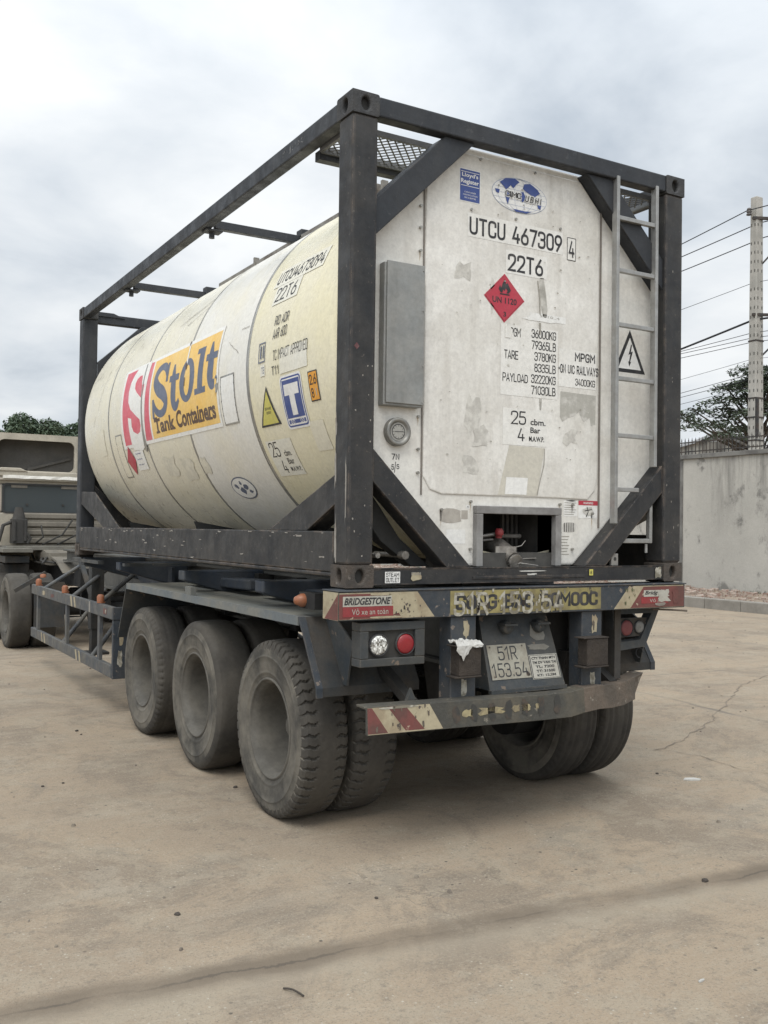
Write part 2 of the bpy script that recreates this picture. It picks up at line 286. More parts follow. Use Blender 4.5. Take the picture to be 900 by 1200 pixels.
    mx(mth('MULTIPLY', rg(v3.outputs['Distance'], .006, .0015), rg(nz(P0, .55, 4), .50, .60, 0, .55)), (.16, .136, .108))
    # slab joints: one runs just behind the trailer, almost square to it
    wob = nz(P0, 1.7, 5, .6)
    sx = t.nodes.new('ShaderNodeSeparateXYZ'); L.new(mp(R(5), (1, 1, 1)), sx.inputs[0])
    yy = mth('ADD', mth('ADD', sx.outputs[1], .955), mth('ADD', mth('MULTIPLY', mth('SUBTRACT', wob, .5), .16), mth('MULTIPLY', mth('SUBTRACT', nz(P0, 9, 6, .75), .5), .07)))
    near = mth('ABSOLUTE', yy, 0)
    wide = nz(mp(0, (1, 1, 1), (7, 3, 0)), .9, 4, .6)
    mx(mth('MULTIPLY', rg(near, .13, .05), rg(wide, .38, .55, .45, .95)), (.175, .142, .107))
    mx(mth('MULTIPLY', rg(near, .012, .004), rg(wide, .45, .55, .1, .7)), (.10, .085, .07))
    mx(mth('MULTIPLY', rg(yy, -.02, -.10, 0, 1), rg(yy, -.32, -.12, 0, .45)), (0.320, 0.276, 0.212))
    # repeating joints of the yard
    fy = mth('PINGPONG', mth('ADD', sx.outputs[1], .955 + 5.5), 5.5)
    mx(mth('MULTIPLY', rg(fy, .03, .008), rg(nz(P0, .7, 3), .45, .6, .1, .5)), (0.136, 0.120, 0.100))
    fx = mth('PINGPONG', mth('ADD', mth('ADD', sx.outputs[0], mth('MULTIPLY', mth('SUBTRACT', wob, .5), .2)), 3.4), 4.2)
    mx(mth('MULTIPLY', rg(fx, .045, .01), rg(nz(P0, .8, 3), .42, .6, .25, .75)), (0.152, 0.132, 0.112))
    L.new(cur[0], b.inputs['Base Color']); b.inputs['Roughness'].default_value = .9; b.inputs['Specular IOR Level'].default_value = .2
    bp = t.nodes.new('ShaderNodeBump'); bp.inputs['Strength'].default_value = .5; bp.inputs['Distance'].default_value = .015
    L.new(mth('ADD', mth('ADD', nz(P0, 28, 8, .75), mth('MULTIPLY', nz(P0, 120, 3, .8), .5)), mth('MULTIPLY', nz(P0, 3, 6, .7), 2.2)), bp.inputs['Height']); L.new(bp.outputs[0], b.inputs['Normal'])
    return m
dirtG = mat('verge dirt', (.27, .215, .16), .95, var=(.17, .13, .10), vscale=2.5, vamt=.9, dust=(.36, .3, .24), damt=.6, bump=.8, bscale=12)

edgewear(frameM, (.17, .13, .10), .9, .014, .46, .58, 7); edgewear(frameT, (.12, .105, .09), .6, .010, .5, .62, 7)
edgewear(trM, (.13, .11, .085), .8, .008); edgewear(trB, (.15, .12, .09), .8, .008); edgewear(fendM, (.22, .2, .165), .8, .008)
# ------------------------------------------------------------------ mesh helpers
class MB:
    def __init__(s): s.v = []; s.f = []; s.m = []; s.sm = []
    def add(s, vs, fs, mi=0, smooth=False):
        o = len(s.v); s.v += [tuple(p) for p in vs]
        for f in fs: s.f.append([i+o for i in f]); s.m.append(mi); s.sm.append(smooth)
        return s
    def box(s, x0, x1, y0, y1, z0, z1, mi=0):
        return s.add([(x0,y0,z0),(x1,y0,z0),(x1,y1,z0),(x0,y1,z0),(x0,y0,z1),(x1,y0,z1),(x1,y1,z1),(x0,y1,z1)],
                     [(0,3,2,1),(4,5,6,7),(0,1,5,4),(1,2,6,5),(2,3,7,6),(3,0,4,7)], mi)
    def bar(s, a, b, w_, h, up=(0,0,1), mi=0):
        a = Vector(a); b = Vector(b); d = (b-a).normalized(); u = Vector(up)
        r = d.cross(u)
        if r.length < 1e-4: r = d.cross(Vector((1,0,0)))
        r.normalize(); u = r.cross(d)
        vs = []
        for p in (a, b):
            for sx, sz in ((-1,-1),(1,-1),(1,1),(-1,1)): vs.append(p + r*sx*w_/2 + u*sz*h/2)
        return s.add(vs, [(0,1,2,3),(7,6,5,4),(0,4,5,1),(1,5,6,2),(2,6,7,3),(3,7,4,0)], mi)
    def tube(s, pts, r, n=10, mi=0, caps=True, smooth=True):
        pts = [Vector(p) for p in pts]; rs = r if isinstance(r, (list, tuple)) else [r]*len(pts)
        vs = []; prev = None
        for i, p in enumerate(pts):
            d = (pts[min(i+1, len(pts)-1)] - pts[max(i-1, 0)]).normalized()
            if prev is None:
                ref = Vector((0,0,1)) if abs(d.z) < .9 else Vector((1,0,0)); u = d.cross(ref).normalized()
            else: u = (prev - d*prev.dot(d)).normalized()
            prev = u; w2 = d.cross(u)
            for k in range(n): a = 2*PI*k/n; vs.append(p + (u*math.cos(a)+w2*math.sin(a))*rs[i])
        fs = []
        for i in range(len(pts)-1):
            for k in range(n): fs.append((i*n+k, i*n+(k+1)%n, (i+1)*n+(k+1)%n, (i+1)*n+k))
        s.add(vs, fs, mi, smooth)
        if caps: s.add(vs[:n], [tuple(range(n))[::-1]], mi); s.add(vs[-n:], [tuple(range(n))], mi)
        return s
    def prism(s, poly, fn, d0, d1, mi=0):
        """poly: 2D outline, fn(u, v, depth) -> 3D"""
        n = len(poly); a = [fn(u, v, d0) for u, v in poly]; b = [fn(u, v, d1) for u, v in poly]
        return s.add(a+b, [tuple(range(n)), tuple(range(n, 2*n))[::-1]] + [(i, i+n, (i+1)%n+n, (i+1)%n) for i in range(n)], mi)
    def lathe(s, prof, n, c, axis='x', mi=0, smooth=True, a0=0, a1=2*PI, mis=None):
        """prof: list of (along axis, radius)"""
        full = abs(a1-a0-2*PI) < 1e-6; k = n if full else n+1; vs = []
        for j in range(k):
            a = a0+(a1-a0)*j/n; ca, sa = math.cos(a), math.sin(a)
            for t, r in prof:
                p = (t, r*ca, r*sa) if axis == 'x' else ((r*ca, t, r*sa) if axis == 'y' else (r*ca, r*sa, t))
                vs.append((c[0]+p[0], c[1]+p[1], c[2]+p[2]))
        m = len(prof)
        for i in range(m-1):
            fs = [(j*m+i, ((j+1)%k)*m+i, ((j+1)%k)*m+i+1, j*m+i+1) for j in range(n)]
            o = len(s.v) if i == 0 else o
            if i == 0: s.v += vs
            for f in fs: s.f.append([q+o for q in f]); s.m.append(mis[i] if mis else mi); s.sm.append(smooth)
        return s
    def build(s, name, mats, parent=None, bevel=0, weld=False, seg=2):
        me = bpy.data.meshes.new(name); me.from_pydata(s.v, [], s.f)
        if not isinstance(mats, (list, tuple)): mats = [mats]
        for m in mats: me.materials.append(m)
        for p, mi, sm in zip(me.polygons, s.m, s.sm): p.material_index = mi; p.use_smooth = sm
        bm = bmesh.new(); bm.from_mesh(me)
        if weld: bmesh.ops.remove_doubles(bm, verts=bm.verts, dist=1e-5)
        bmesh.ops.recalc_face_normals(bm, faces=bm.faces); bm.to_mesh(me); bm.free()
        return link(name, me, parent, bevel, seg)
def link(name, me, parent=None, bevel=0, seg=2):
    o = bpy.data.objects.new(name, me); col.objects.link(o)
    if bevel:
        md = o.modifiers.new('bevel', 'BEVEL'); md.width = bevel; md.segments = seg; md.limit_method = 'ANGLE'; md.angle_limit = R(40); md.harden_normals = False
    if parent:
        o.parent = parent
        top = parent
        off = Vector()
        # parts are modelled in world coordinates: undo the offset of every ancestor
        while top: off += top.location; top = top.parent
        o.location = -off if parent.get('_w', True) else (0, 0, 0)
    return o
def tag(o, label, cat, group=None, kind=None):
    if label: o['label'] = label
    if cat: o['category'] = cat
    if group: o['group'] = group
    if kind: o['kind'] = kind
    return o
def thing(name, label, cat, loc, group=None):
    o = bpy.data.objects.new(name, None); col.objects.link(o); o.location = loc; o.empty_display_size = .2
    return tag(o, label, cat, group)
def structure(o): o['kind'] = 'structure'; return o

# ------------------------------------------------------------------ flat graphics (letters, signs) mapped on to surfaces
def text_polys(body, bold=0., shear=0., spacing=1.):
    c = bpy.data.curves.new('t', 'FONT'); c.body = body; c.offset = bold; c.shear = shear; c.resolution_u = 4; c.space_character = spacing
    o = bpy.data.objects.new('t', c); me = bpy.data.meshes.new_from_object(o)
    vs = [(q.co.x, q.co.y) for q in me.vertices]; fs = [tuple(p.vertices) for p in me.polygons]
    bpy.data.objects.remove(o); bpy.data.curves.remove(c); bpy.data.meshes.remove(me)
    return vs, fs
r5 = .5
GLY = {
 '0': [(1, [(0,0,r5),(1,0,r5),(1,1.8,r5),(0,1.8,r5)])], 'U': [(0, [(0,1.8),(0,0,r5),(1,0,r5),(1,1.8)])], 'T': [(0, [(0,1.8),(1,1.8)]), (0, [(.5,1.75),(.5,0)])],
 'C': [(0, [(1,1.3),(1,1.8,r5),(0,1.8,r5),(0,0,r5),(1,0,r5),(1,.5)])], 'G': [(0, [(1,1.35),(1,1.8,r5),(0,1.8,r5),(0,0,r5),(1,0,r5),(1,.85),(.55,.85)])],
 '4': [(0, [(.5,1.8),(0,.45),(1,.45)]), (0, [(.74,.95),(.74,0)])], '6': [(1, [(0,0,r5),(1,0,r5),(1,1.05,r5),(0,1.05,r5)]), (0, [(.72,1.8),(.05,.72)])],
 '9': [(1, [(0,.75,r5),(1,.75,r5),(1,1.8,r5),(0,1.8,r5)]), (0, [(.28,0),(.95,1.08)])], '7': [(0, [(0,1.8),(1,1.8),(.35,0)])],
 '3': [(0, [(0,1.4),(0,1.8,r5),(1,1.8,r5),(1,.95,.42),(.4,.95)]), (0, [(.6,.95),(1,.95,.42),(1,0,r5),(0,0,r5),(0,.4)])],
 '2': [(0, [(0,1.3),(0,1.8,r5),(1,1.8,r5),(1,1.05,.35),(0,0),(1,0)])], '5': [(0, [(.92,1.8),(.1,1.8),(.03,1.02)]), (0, [(.03,1.04),(1,1.12,r5),(1,0,r5),(0,0,r5),(0,.4)])],
 '8': [(1, [(.05,.95,.42),(.95,.95,.42),(.95,1.8,.45),(.05,1.8,.45)]), (1, [(0,0,r5),(1,0,r5),(1,.95,.45),(0,.95,.45)])], '1': [(0, [(0,1.35),(.45,1.8),(.45,0)])],
 'R': [(0, [(0,0),(0,1.8),(1,1.8,.45),(1,.85,.45),(.05,.85)]), (0, [(.5,.85),(1,0)])], 'P': [(0, [(0,0),(0,1.8),(1,1.8,.45),(1,.8,.45),(.05,.8)])],
 'B': [(1, [(0,0),(1,0,.45),(1,.95,.42),(0,.95)]), (0, [(0,.95),(0,1.8),(.92,1.8,.42),(.92,.95,.4),(.4,.95)])], 'D': [(1, [(0,0),(1,0,r5),(1,1.8,r5),(0,1.8)])],
 'K': [(0, [(0,0),(0,1.8)]), (0, [(1,1.8),(.08,.85)]), (0, [(.35,1.1),(1,0)])], 'L': [(0, [(0,1.8),(0,0),(.9,0)])], 'M': [(0, [(0,0),(0,1.8),(.5,.7),(1,1.8),(1,0)])],
 'N': [(0, [(0,0),(0,1.8),(1,0),(1,1.8)])], 'A': [(0, [(0,0),(.5,1.8),(1,0)]), (0, [(.2,.5),(.8,.5)])], 'Y': [(0, [(0,1.8),(.5,.85),(.5,0)]), (0, [(1,1.8),(.5,.85)])],
 'E': [(0, [(.95,1.8),(0,1.8),(0,0),(.95,0)]), (0, [(.05,.93),(.8,.93)])], 'I': [(0, [(.1,0),(.1,1.8)])], 'W': [(0, [(0,1.8),(.25,0),(.5,1.3),(.75,0),(1,1.8)])], 'H': [(0, [(0,0),(0,1.8)]), (0, [(1,0),(1,1.8)]), (0, [(.05,.95),(.95,.95)])],
 'S': [(0, [(1,1.4),(1,1.8,r5),(0,1.8,r5),(0,.95,.45),(1,.95,.45),(1,0,r5),(0,0,r5),(0,.4)])], '.': [(0, [(.1,0),(.1,.14)])], '*': [(0, [(.25,.7),(.25,1.1)]), (0, [(.08,.9),(.42,.9)])], 'V': [(0, [(0,1.8),(.5,0),(1,1.8)])], 'F': [(0, [(.95,1.8),(0,1.8),(0,0)]), (0, [(.05,.93),(.8,.93)])],
}
GLY['O'] = GLY['0']
class Decal:
    def __init__(s, fn, sub=0): s.fn = fn; s.b = MB(); s.mats = []; s.sub = sub; s.n = 0
    def mi(s, m):
        if m not in s.mats: s.mats.append(m)
        return s.mats.index(m)
    def raw(s, vs, fs, m, layer, ang=0):
        mi = s.mi(m); s.n += 1
        if s.sub:
            bm = bmesh.new(); bv = [bm.verts.new((u, v, 0)) for u, v in vs]
            for f in fs:
                try: bm.faces.new([bv[i] for i in f])
                except ValueError: pass
            v0 = min(v for u, v in vs); v1 = max(v for u, v in vs); k = math.ceil(v0/s.sub)
            while k*s.sub < v1:
                bmesh.ops.bisect_plane(bm, geom=bm.verts[:]+bm.edges[:]+bm.faces[:], plane_co=(0, k*s.sub, 0), plane_no=(0, 1, 0), dist=1e-6); k += 1
            bm.verts.index_update(); vs = [(q.co.x, q.co.y) for q in bm.verts]; fs = [[q.index for q in f.verts] for f in bm.faces]; bm.free()
        s.b.add([s.fn(u, v, layer) for u, v in vs], fs, mi)
    def poly(s, pts, m, layer=1): s.raw(pts, [tuple(range(len(pts)))], m, layer)
    def rect(s, u0, u1, v0, v1, m, layer=1): s.poly([(u0,v0),(u1,v0),(u1,v1),(u0,v1)], m, layer)
    def frame(s, u0, u1, v0, v1, t, m, layer=1):
        s.rect(u0, u1, v1-t, v1, m, layer); s.rect(u0, u1, v0, v0+t, m, layer); s.rect(u0, u0+t, v0+t, v1-t, m, layer); s.rect(u1-t, u1, v0+t, v1-t, m, layer)
    def ell(s, cu, cv, a, b, m, layer=1, n=32): s.poly([(cu+a*math.cos(2*PI*i/n), cv+b*math.sin(2*PI*i/n)) for i in range(n)], m, layer)
    def ring(s, cu, cv, a, b, t, m, layer=1, n=40, sx=1):
        vs = [(cu+(a-k*t)*math.cos(2*PI*i/n), cv+(b-k*t)*math.sin(2*PI*i/n)) for k in (0, 1) for i in range(n)]
        s.raw(vs, [(i, (i+1)%n, n+(i+1)%n, n+i) for i in range(n)], m, layer)
    def stroke(s, pts, wd, m, layer=1):
        """ribbon; wd is a width or a list of widths; mitred"""
        n = len(pts); ws = wd if isinstance(wd, (list, tuple)) else [wd]*n; vs = []
        for i, p in enumerate(pts):
            a = Vector(pts[max(i-1, 0)]); b = Vector(pts[min(i+1, n-1)]); d = (b-a).normalized(); nn = Vector((-d.y, d.x))*ws[i]/2
            vs += [(p[0]+nn.x, p[1]+nn.y), (p[0]-nn.x, p[1]-nn.y)]
        s.raw(vs, [(2*i, 2*i+1, 2*i+3, 2*i+2) for i in range(n-1)], m, layer)
    def text(s, body, u0, u1, v0, v1, m, layer=2, bold=0., shear=0., spacing=1., slope=0.):
        vs, fs = text_polys(body, bold, shear, spacing)
        if not vs: return
        x0 = min(p[0] for p in vs); x1 = max(p[0] for p in vs); y0 = min(p[1] for p in vs); y1 = max(p[1] for p in vs)
        su = (u1-u0)/(x1-x0); sv = (v1-v0)/max(y1-y0, 1e-6)
        s.raw([(u0+(x-x0)*su, v0+(y-y0)*sv+slope*(x-x0)*su) for x, y in vs], fs, m, layer)
    def stext(s, body, u0, u1, v0, v1, m, layer=2, wt=.2, gap=.34, slant=0.):
        """condensed stencil lettering built from round-cornered strokes; wt = stroke over letter width"""
        wid = {'1': .7, 'I': .2, '.': .2, ' ': .55, 'M': 1.25, 'W': 1.3, '*': .5, ':': .2, 'Y': 1.1, 'A': 1.1}
        tot = sum(wid.get(c, 1) for c in body)+gap*(len(body)-1)+wt; su = (u1-u0)/tot; sv = (v1-v0)/(1.8+wt); x = wt/2
        for c in body:
            w0 = wid.get(c, 1)
            for k, (cl, pts) in enumerate(GLY.get(c, [])):
                q = [(p[0]*(w0 if c in 'MWYA' else 1), p[1], p[2] if len(p) > 2 else 0) for p in pts]
                P_ = []; n = len(q)
                for i, p in enumerate(q):
                    if p[2] == 0 or (not cl and i in (0, n-1)): P_.append(Vector(p[:2])); continue
                    a = Vector(q[i-1][:2]); b = Vector(q[(i+1) % n][:2]); o = Vector(p[:2]); la = min(p[2], (a-o).length/2); lb_ = min(p[2], (b-o).length/2)
                    A = o+(a-o).normalized()*la; B = o+(b-o).normalized()*lb_
                    for t in (0, .2, .4, .6, .8, 1): P_.append(A*(1-t)**2+o*2*t*(1-t)+B*t*t)
                if cl: P_.append(P_[0].copy())
                # drop doubled points, then offset with mitres in real units
                R_ = [P_[0]]
                for p in P_[1:]:
                    if (p-R_[-1]).length > 1e-4: R_.append(p)
                n = len(R_); vs = []
                for i, p in enumerate(R_):
                    a = R_[i-1] if i else (R_[-2] if cl else None); b = R_[i+1] if i < n-1 else (R_[1] if cl else None)
                    d1 = (p-a).normalized() if a is not None else (b-p).normalized(); d2 = (b-p).normalized() if b is not None else d1
                    t = (d1+d2); t = t.normalized() if t.length > 1e-6 else d1; nn = Vector((-t.y, t.x)); kk = 1/max(.5, nn.dot(Vector((-d1.y, d1.x))))
                    ex = Vector((0, 0))
                    if a is None: ex = -d1*wt*.4
                    if b is None: ex = d1*wt*.4
                    for sg in (1, -1):
                        z_ = p+ex+nn*sg*wt/2*kk; vs.append((u0+(x+z_.x+slant*z_.y)*su, v0+(z_.y+wt/2)*sv))
                s.raw(vs, [(2*i, 2*i+1, 2*i+3, 2*i+2) for i in range(n-1)], m, layer+.12*k)
            x += w0+gap
    def smear(s, u0, u1, v0, v1, m, layer=1, n=22, ragged=.25):
        """a worn patch with a ragged outline"""
        rnd = random.Random(int((u0*7+v0*13)*1000)); pts = []
        for i in range(n):
            a = 2*PI*i/n; c, q = math.cos(a), math.sin(a); k = 1/max(abs(c), abs(q)); k *= 1-rnd.random()*ragged
            pts.append(((u0+u1)/2+(u1-u0)/2*c*k, (v0+v1)/2+(v1-v0)/2*q*k))
        s.poly(pts, m, layer)
    def build(s, name, parent): return s.b.build(name, s.mats, parent)
def bez(pts, n=10):
    """catmull-rom through pts"""
    o = []; P_ = [pts[0]]+list(pts)+[pts[-1]]
    for i in range(1, len(P_)-2):
        for k in range(n):
            t = k/n; r = []
            for q in range(len(pts[0])):
                a, b, c, d = (P_[i+j][q] for j in (-1, 0, 1, 2))
                r.append(.5*(2*b+(c-a)*t+(2*a-5*b+4*c-d)*t*t+(3*b-a-3*c+d)*t**3))
            o.append(tuple(r))
    o.append(tuple(pts[-1])); return o

# ================================================================== setting
g = MB()
for (x0, x1, y0, y1) in ((-400, 15.2, -400, 600),):
    g.add([(x0,y0,0),(x1,y0,0),(x1,y1,0),(x0,y1,0)], [(0,1,2,3)])
structure(g.build('yard_ground', groundmat()))
g = MB(); g.add([(15.44,-80,.20),(500,-80,.20),(500,140,.20),(15.44,140,.20)], [(0,1,2,3)])
g.add([(15.44,-400,.0),(500,-400,.0),(500,-80,.0),(15.44,-80,.0)], [(0,1,2,3)]); g.add([(15.44,140,.0),(500,140,.0),(500,600,.0),(15.44,600,.0)], [(0,1,2,3)])
structure(g.build('verge_ground', dirtG))
g = MB()
y = -80
while y < 140: g.box(15.2, 15.45, y+.006, y+.994, -.1, .235); y += 1.0
structure(g.build('kerb', kerbM, bevel=.02))
# rubble on the verge
rb = MB(); rnd = random.Random(3)
brick = mat('rubble', (.33, .25, .20), .9, var=(.22, .12, .09), vscale=5, vamt=.9, dust=(.45, .42, .37), damt=.8)
for i in range(1500):
    x = rnd.uniform(15.6, 18.4); y = rnd.uniform(2, 34); s = rnd.choice((.02, .03, .04, .06, .09)); a = rnd.uniform(0, PI)
    b_ = MB().box(-s, s, -s*.7, s*.7, 0, s*rnd.uniform(.5, 1.1)); ca, sa = math.cos(a), math.sin(a)
    rb.add([(x+p[0]*ca-p[1]*sa, y+p[0]*sa+p[1]*ca, .195+p[2]+p[0]*rnd.uniform(-.2, .3)) for p in b_.v], b_.f)
rbo = rb.build('rubble', brick); rbo['kind'] = 'stuff'; tag(rbo, 'broken brick and rubble scattered on the verge below the wall', 'rubble')
rg_ = MB(); rnd = random.Random(5)
for i in range(650):
    x = rnd.uniform(-6, 14); y = rnd.uniform(-3.6, 16); s = rnd.choice((.004, .006, .008, .011, .015))
    if -.2 < x < 2.6 and 0 < y < 5: continue
    q = [(x+s*math.cos(a)*rnd.uniform(.7, 1.2), y+s*math.sin(a)*rnd.uniform(.7, 1.2), 0) for a in [k*PI/3 for k in range(6)]]
    top = [(x+(p[0]-x)*.6, y+(p[1]-y)*.6, s*.9) for p in q]
    rg_.add(q+top, [tuple(range(6, 12))]+[(k, (k+1)%6, 6+(k+1)%6, 6+k) for k in range(6)])
gro = rg_.build('grit', mat('grit stone', (.16, .135, .11), .9, var=(.3, .26, .2), vscale=3, vamt=.8)); tag(gro, 'small stones and grit strewn over the dusty yard', 'grit', kind='stuff')

# --- perimeter wall
wl = thing('perimeter_wall', 'tall weathered concrete wall with dark rain streaks behind the verge', 'wall', (18.8, 20, .2))
g = MB(); g.box(18.55, 18.8, -70, 130, .1, 3.78); wo = g.build('wall_panel', wallM, wl)
g = MB(); y = -70
while y < 130: g.box(18.48, 18.87, y+.004, y+2.99, 3.78, 3.90); y += 3.0
g.build('coping', copM, wl, bevel=.01)
g = MB(); y = 14.62
for k in range(-15, 24): g.box(18.525, 18.55, 14.75+k*5-.05, 14.75+k*5+.05, .1, 3.779)
g.build('joint_strip', copM, wl)
fn_ = thing('spiked_fence', 'low spiked iron railing mounted along the top of the wall', 'fence', (18.67, 20, 3.9))
g = MB(); y = -20
while y < 60:
    g.tube([(18.67, y, 3.86), (18.67, y, 4.30)], .013, 5); g.tube([(18.67, y, 4.30), (18.67, y, 4.39)], [.018, .002], 5); y += .125
g.build('spikes', ironM, fn_)
g = MB(); g.bar((18.67, -20, 4.0), (18.67, 60, 4.0), .03, .03); g.bar((18.67, -20, 4.26), (18.67, 60, 4.26), .03, .03); g.build('rail', ironM, fn_)

wd_ = MB(); rnd = random.Random(77)
for _ in range(26):
    yw = rnd.uniform(4, 34); hh = rnd.uniform(.08, .3)
    for _k in range(14):
        a = rnd.uniform(0, 2*PI); l_ = hh*rnd.uniform(.5, 1); b0 = Vector((18.35+rnd.uniform(-.12, .12), yw+rnd.uniform(-.15, .15), .19)); t0 = b0+Vector((math.cos(a)*l_*.5, math.sin(a)*l_*.5, l_)); sd_ = Vector((-math.sin(a), math.cos(a), 0))*.012
        wd_.add([b0-sd_, b0+sd_, t0], [(0, 1, 2)])
tag(wd_.build('weeds', leafA), 'sparse green weeds along the foot of the concrete wall', 'weeds', kind='stuff')
# --- small building behind the wall
bl = thing('shed_building', 'low building with a pale sheet roof just showing over the wall', 'building', (33.5, 25, .2))
def ray(x, y, dep):
    d = pxdir(x, y); return Vector(cam.location) + d*dep
pa = ray(815, 517, 44); pb = ray(890, 519, 44); pt = ray(848, 503, 44)
g = MB(); ax = (pb-pa); ax.z = 0; nv = Vector((-ax.y, ax.x, 0)).normalized()
g.prism([(0, -6), (1, -6), (1, 0), (0, 0)], lambda u, v, d: pa+ax*(u*.92+.04)+nv*(d)+Vector((0, 0, v)), 0.2, 8); g.build('wall', wallM, bl)
g = MB(); g.prism([(-.02, 0), (.4, pt.z-pa.z), (1.04, -.05), (1.04, -.15), (.4, pt.z-pa.z-.12), (-.02, -.12)], lambda u, v, d: pa+ax*u+nv*d+Vector((0, 0, v+.02)), 0, 8.4); g.build('roof', roofM, bl)
g = MB(); g.prism([(.04, 0.0), (.4, pt.z-pa.z-.13), (.96, 0.0)], lambda u, v, d: pa+ax*u+nv*d+Vector((0, 0, v-.1)), .22, 7.9); g.build('gable', roofM, bl)

# --- utility poles and cables
def utility_pole(base, h, label, r0=.20, r1=.135):
    t = thing('utility_pole', label, 'utility pole', base, 'utility poles behind the wall')
    g = MB(); x, y, z = base
    for i in range(1):
        g.add([(x+sx*(r0 if k == 0 else r1), y+sy*(r0 if k == 0 else r1)*.8, z+k*h) for k in (0, 1) for sx, sy in ((-1,-1),(1,-1),(1,1),(-1,1))],
              [(3,2,1,0),(4,5,6,7),(0,1,5,4),(1,2,6,5),(2,3,7,6),(3,0,4,7)])
    g.build('pole', poleM, t, bevel=.03)
    g = MB(); k = 0; zz_ = z+1
    rq = random.Random(int(x*10))
    while zz_ < z+h-.4:                       # the rows of notches cast into the pole
        if rq.random() < .2: zz_ += .31; continue
        rr = r0+(r1-r0)*(zz_-z)/h
        for sy, q in ((-1, 1), (-1, -1)): g.box(x+q*rr*.55-.022, x+q*rr*.55+.022, y+sy*rr*.8-.004, y+sy*rr*.8+.01, zz_, zz_+.10)
        for q in (1, -1): g.box(x-rr-.004, x-rr+.01, y+q*rr*.4-.02, y+q*rr*.4+.02, zz_, zz_+.10)
        zz_ += .31
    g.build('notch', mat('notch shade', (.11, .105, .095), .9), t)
    g = MB()
    for zc_ in (z+h-.75, z+h-4.0): g.bar((x-.25, y-.05, zc_), (x+1.5, y-.75, zc_+.05), .09, .09)
    g.bar((x+.1, y-.1, z+h-2.3), (x+1.3, y-.65, z+h-.85), .05, .05)
    g.bar((x+.1, y-.1, z+h-5.4), (x+1.3, y-.65, z+h-4.1), .05, .05)
    g.build('crossarm', ironM, t)
    for q in ((x-.32, y+.05, z+h-.66), (x+.75, y-.42, z+h-.62), (x+1.35, y-.68, z+h-.6)):
        g = MB(); zc_ = q[2]
        g.lathe([(0, .02), (.02, .09), (.06, .09), (.08, .04), (.11, .085), (.15, .085), (.17, .04), (.2, .08), (.24, .07), (.27, .02)], 12, q, 'z')
        g.build('insulator', mat('insulator', (.10, .09, .085), .4), t)
    g = MB()
    for zz_ in (z+h*.47, z+h*.42, z+h*.36, z+h*.62): 
        rr = r0+(r1-r0)*(zz_-z)/h; g.box(x-rr-.012, x+rr+.012, y-rr*.8-.012, y+rr*.8+.012, zz_, zz_+.05)
    g.box(x-.21, x-.13, y-.24, y-.15, z+h*.37, z+h*.47)
    g.build('strap', ironM, t)
    return t
pbase = ray(886.5, 300, 32.5); pbx, pby = pbase.x, pbase.y
ztop = ray(883, 231, 32.5).z
utility_pole((pbx, pby, .2), ztop-.2, 'notched concrete utility pole rising behind the wall beside the spreading tree', .235, .16)
fbx, fby = pbx+2.0, pby+36
utility_pole((fbx, fby, .2), 10.6, 'far notched concrete utility pole behind the wall, hidden by the tank trailer', .235, .16)
def cable(p, q, sag, r, label, group='cables strung between the utility poles'):
    p = Vector(p); q = Vector(q); pts = []
    for i in range(33):
        t = i/32; a = p.lerp(q, t); a.z -= sag*4*t*(1-t); pts.append(a)
    g = MB(); g.tube(pts, r, 6); return tag(g.build('overhead_cable', cableM), label, 'cable', group)
def zat(py_): return ray(884, py_, 32.5).z
# (height in the photo at the near pole, height where it passes behind the container, thickness, text)
lines = [(247, 285, .017, 'top overhead cable ending at the insulator by the pole head'), (258, 300, .017, 'second overhead cable from the top of the pole'),
         (273, 317, .017, 'third overhead cable from the top of the pole'), (330, 362, .009, 'thin lone overhead wire half way down the pole'),
         (374, 408, .036, 'thickest black overhead cable below the thin lone wire'), (389, 411, .011, 'upper wire of the close bundle under the thick cable'),
         (395, 414, .011, 'middle wire of the close bundle under the thick cable'), (400, 419, .011, 'lower wire of the close bundle under the thick cable'),
         (420, 444, .007, 'faint wire crossing the bright gap in the clouds'), (437, 460, .010, 'low wire just above the spreading tree crown'),
         (443, 465, .010, 'lowest pair wire above the spreading tree crown, upper one'), (452, 473, .008, 'lowest wire brushing the spreading tree crown')]
for i, (ya, yb, r, lab) in enumerate(lines):
    ox = -.3 if i == 0 else (.05 if i > 2 else .3*i)
    a = Vector((pbx+ox, pby+.15, zat(ya)))
    # end height at the far pole found so that the cable passes the container edge at yb
    b = Vector((fbx+ox, fby, 8.0)); sag = .5
    best = None
    for k in range(0, 200):
        zb = 2.0+k*.06; bb = Vector((b.x, b.y, zb))
        # position where it crosses photo column 801
        lo, hi_ = 0., 1.
        Rm = cam.rotation_euler.to_matrix()
        def pp(t):
            p_ = a.lerp(bb, t); p_.z -= sag*4*t*(1-t); q_ = Rm.transposed() @ (p_-Vector(cam.location)); return 450+1131.356*q_.x/-q_.z, 600-1131.356*q_.y/-q_.z
        for _ in range(25):
            mid = (lo+hi_)/2
            if pp(mid)[0] > 801: lo = mid
            else: hi_ = mid
        er = abs(pp(lo)[1]-yb)
        if best is None or er < best[0]: best = (er, zb)
    bb = Vector((b.x, b.y, best[1])); cable(a, bb, sag, r, lab)
    if i < 9: cable(a, Vector((pbx+ox-1.5, pby-30, a.z+.2+.05*i)), .7, r, 'continuing span of the ' + lab.split(' ', 1)[1] if i not in (0,) else 'continuing span of the cable on the pole head insulator', 'cable spans leading out of the picture')

